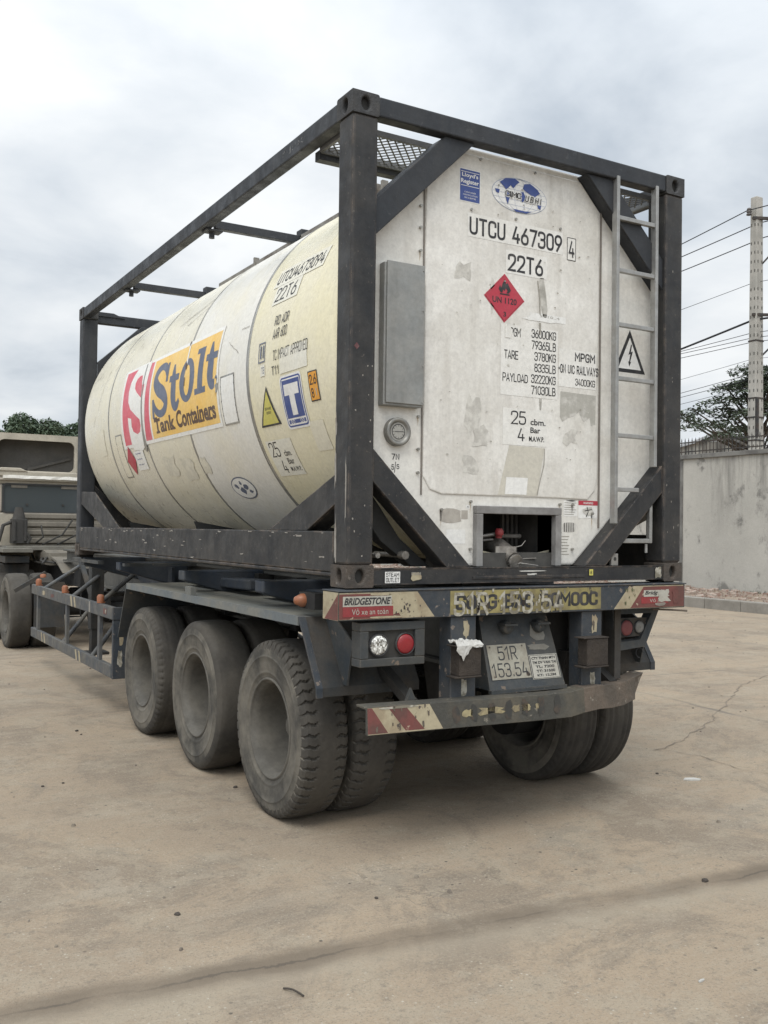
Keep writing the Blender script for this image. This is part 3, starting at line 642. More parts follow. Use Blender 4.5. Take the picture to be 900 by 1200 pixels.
# --- trees
def leaves(mb, c, rad, n, size, rnd, flat_=1.0, droop=.0):
    for _ in range(n):
        while True:
            q = Vector((rnd.uniform(-1, 1), rnd.uniform(-1, 1), rnd.uniform(-1, 1)))
            if q.length < 1: break
        p = Vector((c[0]+q.x*rad[0], c[1]+q.y*rad[1], c[2]+q.z*rad[2]-droop*(q.x*q.x+q.y*q.y)))
        s = size*rnd.uniform(.6, 1.4); nrm_ = Vector((rnd.uniform(-1, 1), rnd.uniform(-1, 1), rnd.uniform(.1, 1.6)*flat_)).normalized()
        u = nrm_.orthogonal().normalized(); u.rotate(Matrix.Rotation(rnd.uniform(0, 2*PI), 3, nrm_)); v_ = nrm_.cross(u)
        mb.add([p-u*s, p-v_*s*.45, p+u*s, p+v_*s*.45], [(0,1,2,3)])
def branchy(base, top, lean, pads, rnd, trunk_r):
    g = MB(); b0 = Vector(base); t0 = Vector(top)
    g.tube([b0, b0.lerp(t0, .35)+Vector((lean*.5, 0, 0)), b0.lerp(t0, .7)+Vector((lean, 0, 0)), t0], [trunk_r, trunk_r*.8, trunk_r*.55, trunk_r*.2], 9)
    for (c, rad) in pads:
        c = Vector(c); s = b0.lerp(t0, min(.95, max(.3, (c.z-b0.z)/(t0.z-b0.z)-.18)))+Vector((lean*.8, 0, 0))
        m1 = s.lerp(c, .5)+Vector((0, 0, -.1*(c-s).length*.4))
        g.tube([s, m1, c], [trunk_r*.32, trunk_r*.2, trunk_r*.08], 6)
        for _ in range(3): g.tube([c, c+Vector((rnd.uniform(-1, 1)*rad[0]*.7, rnd.uniform(-1, 1)*rad[1]*.7, rnd.uniform(-.2, .6)*rad[2]))], [trunk_r*.08, trunk_r*.03], 5)
    return g
def layered_tree(px, py_top, py_bot, dep, pxw, label, seed, npads, mat_, leaf=.13, nl=520):
    rnd = random.Random(seed); tp = ray(px, py_top, dep); bt = ray(px, py_bot, dep); m = (tp.z-bt.z); sc = dep/1131.356
    base = (bt.x, bt.y, .2); half = pxw*sc
    t = thing('spreading_tree', label, 'tree', base, 'trees beyond the wall')
    pads = []
    for i in range(npads):
        h = i/(npads-1); zc_ = bt.z+m*(.02+.94*h)+rnd.uniform(-.25, .25); w_ = half*(1-h**1.5*.80)
        a = rnd.uniform(0, 2*PI) + i*2.4; rr = w_*rnd.uniform(.15, 1.0)**.7
        pr = half*rnd.uniform(.16, .34)
        pads.append(((bt.x+math.cos(a)*rr, bt.y+math.sin(a)*rr, zc_-rr*.10), (pr, pr, m*.03+.05)))
    g = branchy(base, (bt.x, bt.y, tp.z-.15), .4, pads, rnd, .26); g.build('trunk', barkM, t)
    cr_ = MB()
    for c, rad in pads: leaves(cr_, c, rad, int(nl*rad[0]/(half*.32)), leaf, rnd, 2.0, .25)
    cr_.build('crown', mat_, t); return t
layered_tree(884, 428, 508, 41, 104, 'spreading tree with flat layered branches right of the tank trailer behind the wall', 11, 46, leafA, .085, 300)
layered_tree(1010, 405, 505, 46, 85, 'second spreading layered tree at the edge of the picture past the utility pole', 14, 26, leafA, .14, 300)
def round_tree(cx, cy, zb, h, rad, label, seed, n=26, mat_=leafB, leaf=.14, nl=420, name='bushy_tree', grp='far trees beyond the parked tractor'):
    rnd = random.Random(seed); t = thing(name, label, 'tree', (cx, cy, 0), grp); pads = []
    for i in range(n):
        a = rnd.uniform(0, 2*PI); q = rnd.random()**.5; z_ = rnd.uniform(-.9, 1); k = math.sqrt(max(.05, 1-z_*z_))
        pads.append(((cx+rad*q*k*math.cos(a), cy+rad*q*k*math.sin(a), zb+(z_+1)/2*h), (rad*rnd.uniform(.22, .4), rad*rnd.uniform(.22, .4), h*rnd.uniform(.12, .2))))
    g = branchy((cx, cy, 0), (cx, cy, zb+h*.9), .3, pads, rnd, .28); g.build('trunk', barkM, t)
    cr_ = MB()
    for c, rr in pads: leaves(cr_, c, rr, nl, leaf, rnd)
    cr_.build('crown', mat_, t); return t
for (px, py_, dep, rad, hh, lab, sd_) in ((34, 481, 52, 2.6, 4.2, 'tallest bushy green tree over the cab of the tractor unit', 21), (74, 489, 54, 2.1, 3.6, 'smaller bushy green tree next to the front corner post of the tank container', 22), (-6, 477, 50, 1.7, 4.4, 'bushy green tree cut by the picture edge above the tractor cab', 23), (112, 487, 56, 2.3, 4.0, 'bushy green tree hidden behind the tank container front', 24)):
    tp = ray(px, py_+11, dep); round_tree(tp.x, tp.y, tp.z-hh-.2, hh, rad, lab, sd_, nl=700, leaf=.11)

# ================================================================== tank container
Z0 = 1.40; W_, L_, H_ = 2.438, 6.058, 2.591
tcn = thing('tank_container', 'cream tank container in dark steel frame with amber company panel, riding on the trailer', 'tank container', (W_/2, L_/2, Z0))
XC, ZC, RT = 1.219, Z0+1.33, 1.215
# corner castings with their oval holes
def casting(x, y, z, mt, near=True):
    """x, y, z: lowest corner; cut by holes in the outer faces"""
    w_, l_, h = .162, .178, .118
    g = MB(); n = 20
    def face_hole(fn, a, b, ra, rb, flip=False, depth=.03):
        # a x b face with an oval hole: ring of quads between the rectangle border and the hole, then a tunnel
        ou = []; inn = []; ind = []
        for i in range(n):
            t = 2*PI*(i+.5)/n; c, s = math.cos(t), math.sin(t); k = 1/max(abs(c)/(a/2), abs(s)/(b/2))
            ou.append(fn(a/2+c*k, b/2+s*k, 0)); inn.append(fn(a/2+c*ra, b/2+s*rb, 0)); ind.append(fn(a/2+c*ra, b/2+s*rb, depth))
        cn = [fn(0,0,0), fn(a,0,0), fn(a,b,0), fn(0,b,0)]
        g.add(ou+inn+ind, [(i, (i+1)%n, n+(i+1)%n, n+i) for i in range(n)]+[(n+i, n+(i+1)%n, 2*n+(i+1)%n, 2*n+i) for i in range(n)])
        # fill the four corner slivers
        for ci, (cu, cv) in enumerate(((0,0),(a,0),(a,b),(0,b))):
            best = sorted(range(n), key=lambda i: (Vector(ou[i])-Vector(cn[ci])).length)[:2]
            g.add([cn[ci], ou[best[0]], ou[best[1]]], [(0,1,2)])
    ys = 1 if y < 3 else -1; xs = 1 if x < 1 else -1
    x0, x1, y0, y1, z0, z1 = x, x+w_, y, y+l_, z, z+h
    yo = y0 if ys > 0 else y1; xo = x0 if xs > 0 else x1
    face_hole(lambda u, v_, d: (x0+u, yo+ys*d, z0+v_), w_, h, .026, .036)
    face_hole(lambda u, v_, d: (xo+xs*d, y0+u, z0+v_), l_, h, .028, .038)
    yi = y1 if ys > 0 else y0; xi = x1 if xs > 0 else x0
    g.add([(x0,yi,z0),(x1,yi,z0),(x1,yi,z1),(x0,yi,z1)], [(0,1,2,3)]); g.add([(xi,y0,z0),(xi,y1,z0),(xi,y1,z1),(xi,y0,z1)], [(0,1,2,3)])
    g.add([(x0,y0,z0),(x1,y0,z0),(x1,y1,z0),(x0,y1,z0)], [(0,1,2,3)]); g.add([(x0,y0,z1),(x1,y0,z1),(x1,y1,z1),(x0,y1,z1)], [(0,1,2,3)])
    # dark inside
    g.box(x0+.031, x1-.031, y0+.031, y1-.031, z0+.012, z1-.012, 1)
    o = g.build('corner_casting', [mt, darkM], tcn, weld=True); md = o.modifiers.new('bevel', 'BEVEL'); md.width = .012; md.segments = 3; md.limit_method = 'ANGLE'; md.angle_limit = R(60)
for x in (0, W_-.162):
    for y in (0, L_-.178):
        casting(x, y, Z0, casM); casting(x, y, Z0+H_-.118, casT)
# posts
for x in (0.006, W_-.160):
    for y in (.006, L_-.164):
        g = MB(); g.box(x, x+.154, y, y+.158, Z0+.118, Z0+H_-.118)
        inn = .03
        g.build('corner_post', frameT if y > 1 else frameM, tcn, bevel=.014)
# rails
for x0, x1 in ((.006, .085), (W_-.085, W_-.006)):
    g = MB(); g.box(x0, x1, .178, L_-.178, Z0+2.478, Z0+2.58); g.build('top_side_rail', frameT, tcn, bevel=.008)
    g = MB(); g.box(x0, x1, .165, L_-.165, Z0+.075, Z0+.292); 
    g.box(x0+(.0 if x0 < 1 else -.03), x1+(.03 if x0 < 1 else 0), .18, L_-.18, Z0+.052, Z0+.073); g.build('bottom_side_rail', frameM, tcn, bevel=.006)
for y0, y1, zt in ((.004, .085, 2.586), (L_-.085, L_-.004, 2.56)):
    g = MB(); g.box(.163, W_-.163, y0, y1, Z0+zt-.105, Z0+zt); g.build('top_end_rail', frameT, tcn, bevel=.008)
g = MB(); g.box(.163, W_-.163, .008, .12, Z0+.012, Z0+.096); g.box(.163, W_-.163, .004, .02, Z0+.096, Z0+.100)
g.box(.80, 1.62, .003, .008, Z0+.035, Z0+.05)
g.build('bottom_end_rail', frameM, tcn, bevel=.005)
g = MB(); g.box(.163, W_-.163, L_-.12, L_-.008, Z0+.012, Z0+.10); g.build('bottom_end_rail', frameM, tcn, bevel=.005)
# end frame diagonals (rear and front), channel section
def mir(p, m): return [(W_-x, z) for x, z in p] if m else p
def diag(poly, y0, y1, mt, m, lip=True):
    g = MB(); g.prism(mir(poly, m), lambda u, v_, d: (u, d, Z0+v_), y0, y0+.012)
    # flanges along the two long edges
    for a, b in ((0, 1), (2, 3)):
        pa_, pb_ = Vector(mir(poly, m)[a]), Vector(mir(poly, m)[b]); d_ = (pb_-pa_).normalized(); n_ = Vector((-d_.y, d_.x))
        cc = sum((Vector(q) for q in mir(poly, m)), Vector((0, 0)))/4
        if (cc-pa_).dot(n_) < 0: n_ = -n_
        q = [pa_, pb_, pb_+n_*.012, pa_+n_*.012]
        g.prism([tuple(k) for k in q], lambda u, v_, d: (u, d, Z0+v_), y0+.012, y1)
    return g.build('diagonal_brace', mt, tcn, bevel=.004)
for m in (False, True):
    diag([(.155, 2.145-Z0*0-0), (.80, .101), (.645, .101), (.155, .60)] if False else [(.158, .735), (.80, .101), (.635, .101), (.158, .56)], .022, .15, frameM, m)
    diag([(.158, 1.855), (.80, 2.48), (.60, 2.48), (.158, 2.05)], .030, .17, frameT, m)
    diag([(.158, .735), (.80, .101), (.66, .101), (.158, .58)], L_-.15, L_-.03, frameM, m)
    diag([(.158, 1.85), (.80, 2.45), (.62, 2.45), (.158, 2.02)], L_-.17, L_-.04, frameT, m)
# side diagonals
for xs in (0, 1):
    fx = (lambda d: .02+d) if xs == 0 else (lambda d: W_-.02-d)
    for poly in ([(.165, .600), (1.05, .292), (.52, .292), (.165, .44)], [(L_-.165, .66), (5.35, .64), (4.42, .292), (4.98, .292), (L_-.165, .53)]):
        g = MB(); g.prism(poly, lambda u, v_, d: (fx(d), u, Z0+v_), 0, .014)
        pa_, pb_ = Vector(poly[-2]), Vector(poly[-1]); g.prism([tuple(pa_), tuple(pb_), tuple(pb_+Vector((0, .014))), tuple(pa_+Vector((0, .014)))], lambda u, v_, d: (fx(d), u, Z0+v_), .014, .13)
        if len(poly) == 4:
            pa_, pb_ = Vector(poly[0]), Vector(poly[1]); g.prism([tuple(pa_), tuple(pb_), tuple(pb_-Vector((0, .014))), tuple(pa_-Vector((0, .014)))], lambda u, v_, d: (fx(d), u, Z0+v_), .014, .11)
        g.build('side_gusset', frameM, tcn, bevel=.004)
# short cross members from the top rail to the tank, with their end blocks
for y in (2.34, 4.44):
    for m in (0, 1):
        s = (lambda x: x) if not m else (lambda x: W_-x)
        g = MB(); g.bar((s(.12), y, Z0+2.52), (s(.86), y, Z0+2.52), .055, .06)
        g.box(min(s(.04), s(.17)), max(s(.04), s(.17)), y-.05, y+.05, Z0+2.462, Z0+2.477); g.tube([(s(.10), y, Z0+2.42), (s(.10), y, Z0+2.47)], .022, 8)
        g.build('cross_member', frameT, tcn, bevel=.004)
        g = MB(); g.box(min(s(.80), s(.93)), max(s(.80), s(.93)), y-.045, y+.045, Z0+2.53, Z0+2.60); g.build('cross_member_block', frameT, tcn, bevel=.006)
for m in (0, 1):
    s = (lambda x: x) if not m else (lambda x: W_-x)
    g = MB(); g.prism([(s(.16), Z0+2.575), (s(.34), Z0+2.575), (s(.46), Z0+2.53), (s(.16), Z0+2.53)], lambda u, v_, d: (u, d, v_), L_-.10, L_-.002-.02); g.build('end_gusset', frameT, tcn, bevel=.003)

# --- the tank
prof = [(.17, 1.165), (.18, 1.185), (.205, 1.205), (.24, RT)]
prof += [(y, RT) for y in (1.36, 1.40, 2.57, 2.60, 3.66, 3.69, 4.78, 4.81, 5.70)]
for a in range(1, 9):
    t = a/8*PI/2; prof.append((5.70+.22*math.sin(t), RT-.20*(1-math.cos(t))))
prof += [(5.95, .9), (5.99, .5), (6.0, .001)]
g = MB(); n = 144
mis = []
for i in range(len(prof)-1):
    ym = (prof[i][0]+prof[i+1][0])/2
    mis.append(2 if ym < 1.38 else (1 if ym < 2.585 else 0))
# the bleached stretch only shows on the upper side; the strip below is cream again through its own noise
g.lathe(prof, n, (XC, 0, ZC), 'y', mis=mis)
tank = g.build('tank_shell', [creamM, creamW, creamY], tcn)
for y in (1.38, 2.585, 3.675, 4.795):
    for k, (a0, a1) in enumerate(((0, 2*PI),)):
        g = MB(); h_ = .021 if y < 2 else .015
        g.lathe([(y-h_, RT+.0005), (y-h_, RT+.0022), (y+h_, RT+.0022), (y+h_, RT+.0005)], n, (XC, 0, ZC), 'y'); g.build('strap_band', bandM, tank)
def cylf(u, v_, layer):
    """u: distance along the tank towards the rear measured from the front, v: arc height above the axis on the near side"""
    th = v_/RT; r = RT+.0032+.0005*layer
    return (XC-r*math.cos(th), 6.058-u, ZC+r*math.sin(th))
def Y(y): return 6.058-y
# company panel
d = Decal(cylf, .05)
d.rect(Y(4.36), Y(1.90), -.335, .375, logoW, 0)
d.rect(Y(3.46), Y(1.935), -.305, .345, orangeM, 1)
d.rect(Y(4.30), Y(3.50), -.305, .35, logoRed, 1)
# the white S of the red field, drawn on a grid laid over the field
def lg(x, y):
    yt = 378-(x-40)*.36; yb_ = 925-(x-40)*.20
    return Y(4.30-(x-40)/210*.80), .35-(y-yt)/(yb_-yt)*.655
d.poly([lg(128, 340), lg(228, 295), lg(222, 470), lg(216, 700), lg(205, 905), lg(165, 960), lg(100, 960), lg(92, 915), lg(86, 715), lg(113, 722), lg(112, 780), lg(122, 820), lg(150, 838), lg(172, 822), lg(182, 775), lg(178, 730), lg(150, 700), lg(108, 655), lg(88, 600), lg(84, 520), lg(90, 450), lg(104, 400)], logoW, 3)
d.poly([lg(178, 400), lg(160, 402), lg(140, 422), lg(130, 460), lg(133, 500), lg(152, 530), lg(196, 578), lg(202, 520), lg(204, 470), lg(186, 474), lg(182, 450)], logoRed, 4)
d.build('logo_panel', tank)
# large slab serif lettering
d = Decal(cylf, .04); L0 = 2
def bx(u0, u1, v0, v1, k=0): d.rect(u0, u1, v0, v1, blueT, L0+k)
# S
sp = bez([(Y(3.06), .185, .055), (Y(3.12), .245, .07), (Y(3.22), .262, .06), (Y(3.325), .225, .085), (Y(3.35), .155, .105), (Y(3.26), .085, .115), (Y(3.13), .035, .115), (Y(3.055), -.03, .10), (Y(3.09), -.095, .075), (Y(3.20), -.12, .06), (Y(3.31), -.085, .065), (Y(3.375), -.02, .05)], 6)
d.stroke([(a, b) for a, b, c in sp], [c for a, b, c in sp], blueT, L0); bx(Y(3.075), Y(3.025), .12, .275, 1); bx(Y(3.405), Y(3.355), -.145, .01, 1)
def small_t(u, lo, hi_, k=0):
    sp = bez([(u+.01, hi_, .03), (u+.02, hi_-.1, .10), (u+.03, (lo+hi_)/2, .115), (u+.03, lo+.08, .115), (u+.06, lo+.025, .09), (u+.11, lo+.02, .06), (u+.165, lo+.06, .035)], 5)
    d.stroke([(a, b) for a, b, c in sp], [c for a, b, c in sp], blueT, L0+k); bx(u-.075, u+.15, hi_-.135, hi_-.085, k+1)
small_t(Y(2.90), -.115, .235)
n_ = 28; cu, cv = Y(2.56), .07
vs = [(cu+a*math.cos(2*PI*i/n_), cv+b*math.sin(2*PI*i/n_)) for a, b in ((.165, .165), (.065, .115)) for i in range(n_)]
d.raw(vs, [(i, (i+1)%n_, n_+(i+1)%n_, n_+i) for i in range(n_)], blueT, L0)
bx(Y(2.32), Y(2.215), -.065, .275); bx(Y(2.38), Y(2.316), .235, .275); bx(Y(2.38), Y(2.316), -.065, -.022); bx(Y(2.219), Y(2.155), -.065, -.022)
small_t(Y(2.09), -.045, .285)
brn = flat('brown lettering', (.10, .06, .04), .5, (.2, .15, .1), .3)
d.text('Tank', Y(3.385), Y(2.87), -.268, -.150, brn, L0, .035); d.text('Containers', Y(2.83), Y(1.985), -.268, -.135, brn, L0, .035)
for uu, vv in ((Y(3.355), -.268), (Y(3.385), -.155), (Y(2.97), -.268), (Y(2.35), -.268), (Y(2.15), -.268)): d.rect(uu, uu+.09, vv, vv+.018, brn, L0+1)
d.build('large_lettering', tank)
# torn streak through the o and worn corner
d = Decal(cylf, .04)
d.poly([(Y(2.615), .34), (Y(2.59), .36), (Y(2.575), .20), (Y(2.59), .16), (Y(2.605), .22)], logoW, 6)
d.smear(Y(2.63), Y(2.57), .15, .21, brn, 7, 10, .5); d.smear(Y(2.635), Y(2.60), .33, .38, brn, 7, 8, .5); d.smear(Y(2.62), Y(2.60), .02, .10, brn, 8, 8, .5)
d.poly([(Y(3.72), .36), (Y(3.70), .36), (Y(3.69), -.36), (Y(3.72), -.40), (Y(3.76), -.38), (Y(3.73), -.1)], bandM, 7)
d.smear(Y(1.975), Y(1.925), -.12, .02, orangeM, 5, 9, .5); d.smear(Y(1.96), Y(1.90), -.1, -.02, bandM, 6, 9, .6)
d.build('torn_film', tank)
# marks on the rear yellow stretch
d = Decal(cylf, .05)
bgS = mat('pale film', (.72, .70, .61), .45, var=(.7, .66, .54), vscale=4, vamt=.6)
d.rect(Y(1.20), Y(.51), .485, .625, bgS, 0)
d.stext('UTCU4673094', Y(1.175), Y(.535), .505, .60, blackM, 1, .3, .5); 
d.build('serial_number', tank); d = Decal(cylf, .05)
d.rect(Y(1.12), Y(.76), .35, .483, bgS, 0); d.stext('22T6', Y(1.10), Y(.80), .368, .465, blackM, 1, .24, .4)
d.build('size_code', tank); d = Decal(cylf, .05)
d.stext('RID ADR', Y(1.00), Y(.80), .20, .262, blackM, 1, .22); d.stext('AAR 600', Y(1.00), Y(.80), .115, .178, blackM, 1, .22)
d.rect(Y(.88), Y(.51), -.11, .035, bgS, 0)
d.stext('TC IMPACT APPROVED', Y(.98), Y(.50), -.018, .045, blackM, 1, .2); d.stext('T11', Y(1.0), Y(.89), -.105, -.05, blackM, 1, .2)
d.build('approval_text', tank); d = Decal(cylf, .05)
d.frame(Y(1.20), Y(1.10), -.005, .12, .008, blueT, 1); d.rect(Y(1.175), Y(1.155), .02, .10, blueT, 1); d.rect(Y(1.135), Y(1.12), .02, .10, blueT, 1); d.rect(Y(1.17), Y(1.10), -.09, -.02, bgS, 0); d.text('TE', Y(1.15), Y(1.11), -.075, -.035, blueT, 1)
d.build('code_box', tank); d = Decal(cylf, .05)
d.stext('25', Y(1.27), Y(1.14), -.60, -.50, blackM, 2, .18); d.text('cbm.', Y(1.09), Y(.99), -.60, -.56, blackM, 2, .01); d.stext('4', Y(1.20), Y(1.14), -.715, -.625, blackM, 2, .18); d.text('Bar', Y(1.09), Y(1.0), -.655, -.615, blackM, 2, .01); d.text('M.A.W.P.', Y(1.10), Y(.95), -.705, -.675, blackM, 2, .01)
d.rect(Y(1.30), Y(.93), -.735, -.49, bgS, 0)
d.build('capacity_notice', tank)
def rrect(u0, u1, v0, v1, r, n=5):
    p = []
    for cx, cy, a in ((u1-r, v1-r, 0), (u0+r, v1-r, PI/2), (u0+r, v0+r, PI), (u1-r, v0+r, 1.5*PI)):
        for i in range(n+1): p.append((cx+r*math.cos(a+PI/2*i/n), cy+r*math.sin(a+PI/2*i/n)))
    return p
d = Decal(cylf, .05)
u0, u1, v0, v1 = Y(.895), Y(.60), -.445, -.125
d.poly(rrect(u0, u1, v0, v1, .03), decW, 1); d.poly(rrect(u0+.012, u1-.012, v0+.012, v1-.012, .025), decBlue, 2); d.poly(rrect(u0+.022, u1-.022, v0+.022, v1-.022, .02), decW, 3)
d.rect(u0+.03, u1-.03, v0+.065, v1-.03, decBlue, 4); d.rect(u0+.05, u1-.05, v1-.12, v1-.055, decW, 5); d.rect((u0+u1)/2-.035, (u0+u1)/2+.035, v0+.08, v1-.12, decW, 5)
d.rect(u0+.035, u1-.035, v0+.032, v0+.055, decBlue, 4)
for q in (.07, .10, .20, .23): d.ring(u0+q, v0+.043, .012, .012, .004, decW, 5, 12)
d.build('blue_placard', tank)
d = Decal(cylf, .05)
d.rect(Y(.515), Y(.40), -.315, -.145, blackM, 1); d.rect(Y(.507), Y(.408), -.308, -.152, orgM, 2); d.stext('2.6', Y(.50), Y(.415), -.222, -.165, blackM, 3, .3); d.stext('8', Y(.495), Y(.465), -.295, -.24, blackM, 3, .3); d.rect(Y(.44), Y(.43), -.285, -.245, signW, 3)
d.build('orange_placard', tank)
d = Decal(cylf, .05)
d.poly([(Y(1.275), -.40), (Y(.975), -.40), (Y(1.10), -.155)], blackM, 1); d.poly([(Y(1.245), -.388), (Y(1.005), -.388), (Y(1.105), -.185)], ylwM, 2)
d.text('BEWARE', Y(1.16), Y(1.07), -.30, -.283, blackM, 3); d.text('ENERGY', Y(1.15), Y(1.08), -.325, -.308, blackM, 3); d.build('warning_triangle', tank)
# sampling hatches outlined on the cladding
for (a, b, v0, v1) in ((1.86, 1.61, -.335, .0), (4.60, 4.40, -.60, -.19)):
    d = Decal(cylf, .05); d.frame(Y(a), Y(b), v0, v1, .012, bandM, 0); d.rect(Y(a-.012), Y(b+.012), v0+.012, v1-.012, logoW if a < 3 else creamM, 0)
    for q in range(7): d.ell(Y(a)+.006, v0+.02+q*(v1-v0-.04)/6, .006, .006, blackM, 1, 8); d.ell(Y(b)-.006, v0+.02+q*(v1-v0-.04)/6, .006, .006, blackM, 1, 8)
    d.build('hatch_panel', tank)
# small hazard diamond and note under the logo
d = Decal(cylf, .05); cu, cv = Y(4.25), -.445
d.poly([(cu-.13, cv), (cu, cv-.135), (cu+.13, cv), (cu, cv+.135)], decRed, 5)
d.rect(Y(4.12), Y(3.84), -.545, -.37, logoW, 4)
for k in range(3): d.text(('INFLAMMABLE', 'DANGER', 'KEEP AWAY')[k], Y(4.08), Y(3.92), -.40-.05*k, -.387-.05*k, decBlue, 5)
d.build('hazard_diamond', tank)
# oval manufacturer plate low on the side
d = Decal(cylf, .05); cu, cv = Y(2.03), -.80
def rot2(p, a): return (cu+(p[0]*math.cos(a)-p[1]*math.sin(a)), cv+(p[0]*math.sin(a)+p[1]*math.cos(a)))
d.poly([rot2((.20*math.cos(2*PI*i/36), .095*math.sin(2*PI*i/36)), 0) for i in range(36)], blueT, 0); d.poly([rot2((.188*math.cos(2*PI*i/36), .085*math.sin(2*PI*i/36)), 0) for i in range(36)], logoW, 1)
rnd = random.Random(4)
for (a, b, s) in ((-.10, .02, .035), (-.03, -.02, .05), (.05, .01, .045), (.10, -.03, .03), (.0, .045, .025)):
    d.poly([(cu+a+s*(.6+rnd.random()*.6)*math.cos(2*PI*i/9), cv+b+s*.6*(.6+rnd.random()*.6)*math.sin(2*PI*i/9)) for i in range(9)], blueT, 2)
d.build('oval_emblem', tank)
# faded prints of removed stickers
d = Decal(cylf, .05); fade = mat('faded print', (.61, .58, .48), .5, var=(.71, .67, .55), vscale=14, vlo=.45, vhi=.58, vamt=.9); fade2 = mat('bare patch', (.71, .67, .54), .45)
d.smear(Y(3.45), Y(3.10), -.66, -.46, fade, 0, 16, .35); d.smear(Y(3.02), Y(2.72), -.72, -.48, fade, 0, 16, .35); d.smear(Y(2.60), Y(2.42), -.66, -.5, fade, 0, 14, .35)
d.rect(Y(.62), Y(.44), -.60, -.42, fade2, 0);  d.rect(Y(5.15), Y(4.98), -.35, -.1, fade2, 0)
scr = mat('scratch mark', (.30, .28, .24), .6)
rnd = random.Random(9)
for (a, v_, l, t) in ((3.2, .62, .5, .1), (3.05, .66, .45, .1), (2.95, .58, .35, .1), (1.75, .22, .2, -.1), (1.55, .28, .12, 0), (5.2, .1, .1, .4), (5.35, -.05, .06, .1)):
    d.stroke([(Y(a)+l*q/6, v_+t*q/6+rnd.uniform(-.006, .006)) for q in range(7)], [.003+.004*rnd.random() for _ in range(7)], scr, 0)
d.build('faded_print', tank)
# saddle skirts at both ends, and saddle plates below
for y0, y1 in ((.14, .62), (L_-.10, L_-.08)):
    for a0, a1 in ((R(192), R(250)), (R(290), R(348))):
        g = MB(); g.lathe([(y0, 1.10), (y0, 1.168), (y1, 1.212+.006), (y1, 1.13)] if False else [(y0, 1.225-.1), (y0, 1.226), (y0+.02, 1.226), (y0+.02, 1.13)], 20, (XC, 0, ZC), 'y', a0=a0, a1=a1)
        g.build('end_skirt', skirtM, tcn)
for y in (1.1, 3.0, 4.9):
    g = MB(); g.prism([(.35, Z0+.08), (2.09, Z0+.08), (2.2, Z0+.35), (1.9, Z0+.30), (1.219, Z0+.105), (.54, Z0+.30), (.24, Z0+.35)], lambda u, v_, dd: (u, dd, v_), y-.03, y+.03)
    g.build('saddle_plate', skirtM, tcn)
# dark bracket structure visible under the rear left of the tank
g = MB(); g.prism([(.16, .60), (.30, .42), (.42, .26), (.62, .101), (.50, .101), (.30, .24), (.16, .42)], lambda u, v_, dd: (u, dd, Z0+v_), .17, .26)
g.build('end_skirt', skirtM, tcn, bevel=.005)
# bottom pipes with caps
for x, r in ((.255, .010), (.43, .015)):
    g = MB(); g.tube([(x, .45, Z0+.165), (x, .16, Z0+.165)], r, 12); g.tube([(x, .17, Z0+.165), (x, .12, Z0+.165)], r*1.6, 8); g.build('drain_pipe', valveM, tcn)
# --- the flat end wall of the tank
CH = [(.14, .60), (.66, .101), (1.78, .101), (2.33, .62), (2.33, 1.93), (1.70, 2.50), (.74, 2.50), (.14, 1.93)]
CH = [(.10, .80), (.80, .10), (1.638, .10), (2.30, .72), (2.36, .85), (2.36, 1.85), (2.30, 1.96), (1.72, 2.50), (.72, 2.50), (.10, 1.90)]
# opening for the valve box
vx0, vx1, vz1 = .905, 1.485, .425
g = MB()
poly = [(.10, .80), (.80, .10), (vx0, .10), (vx0, vz1), (vx1, vz1), (vx1, .10), (1.638, .10), (2.27, .69), (2.325, .80), (2.335, .9), (2.335, 1.80), (2.325, 1.9), (2.27, 2.0), (1.72, 2.50), (.72, 2.50), (.10, 1.90)]
g.prism(poly, lambda u, v_, dd: (u, dd, Z0+v_), .125, .30)
endw = g.build('end_wall', stripM, tcn, bevel=.018, seg=3)
# the raised centre panel
g = MB(); ow = [(.535, .60), (.58, .53), (.66, .505), (1.50, .505), (1.74, .50), (1.80, .56), (1.82, .64), (1.82, 2.30), (1.66, 2.46), (.77, 2.46), (.535, 2.24)]
g.prism(ow, lambda u, v_, dd: (u, dd, Z0+v_), .117, .14); g.build('centre_panel', whiteM, endw, bevel=.010, seg=3)
g = MB(); g.box(.522, .530, .118, .124, Z0+.5, Z0+2.3); g.box(1.828, 1.838, .116, .124, Z0+.33, Z0+2.35); g.build('panel_seam', mat('seam dirt', (.19, .17, .15), .8), endw)
g = MB()
for x, zs in ((.50, (.62, .75, .93, 1.1, 1.85, 1.98, 2.1)), (.66, (.42,)), (.86, (.47, .2)), (1.52, (.47, .3, .14)), (1.62, (.47, .2)), (1.78, (.42,)), (2.29, (.8, 1.0, 1.2, 1.4, 1.6, 1.8)), (.84, (2.14,)), (1.16, (2.14,)), (1.5, (2.14,)), (.9, (2.44,)), (1.3, (2.44,))):
    for z in zs: g.tube([(x, .125, Z0+z), (x, .108, Z0+z)], .008, 8)
g.build('rivet', bandM, endw)
YP = .117
def endf(u, v_, layer): return (u, YP-.0012-.0009*layer, v_)
def endf2(u, v_, layer): return (u, .125-.0012-.0009*layer, v_)
d = Decal(endf)
bgR = mat('pale film end', (.735, .72, .68), .45, var=(.66, .64, .59), vscale=5, vamt=.6)
d.rect(.815, 1.52, 3.385, 3.52, bgR, 0); d.stext('UTCU', .828, 1.085, 3.398, 3.50, blackM, 1, .30, .45); d.stext('467309', 1.135, 1.515, 3.395, 3.50, blackM, 1, .30, .42); d.rect(1.555, 1.625, 3.36, 3.50, bgR, 0); d.frame(1.555, 1.625, 3.36, 3.50, .004, blackM, 1); d.stext('4', 1.568, 1.614, 3.378, 3.482, blackM, 2, .25)
d.build('serial_number', endw); d = Decal(endf)
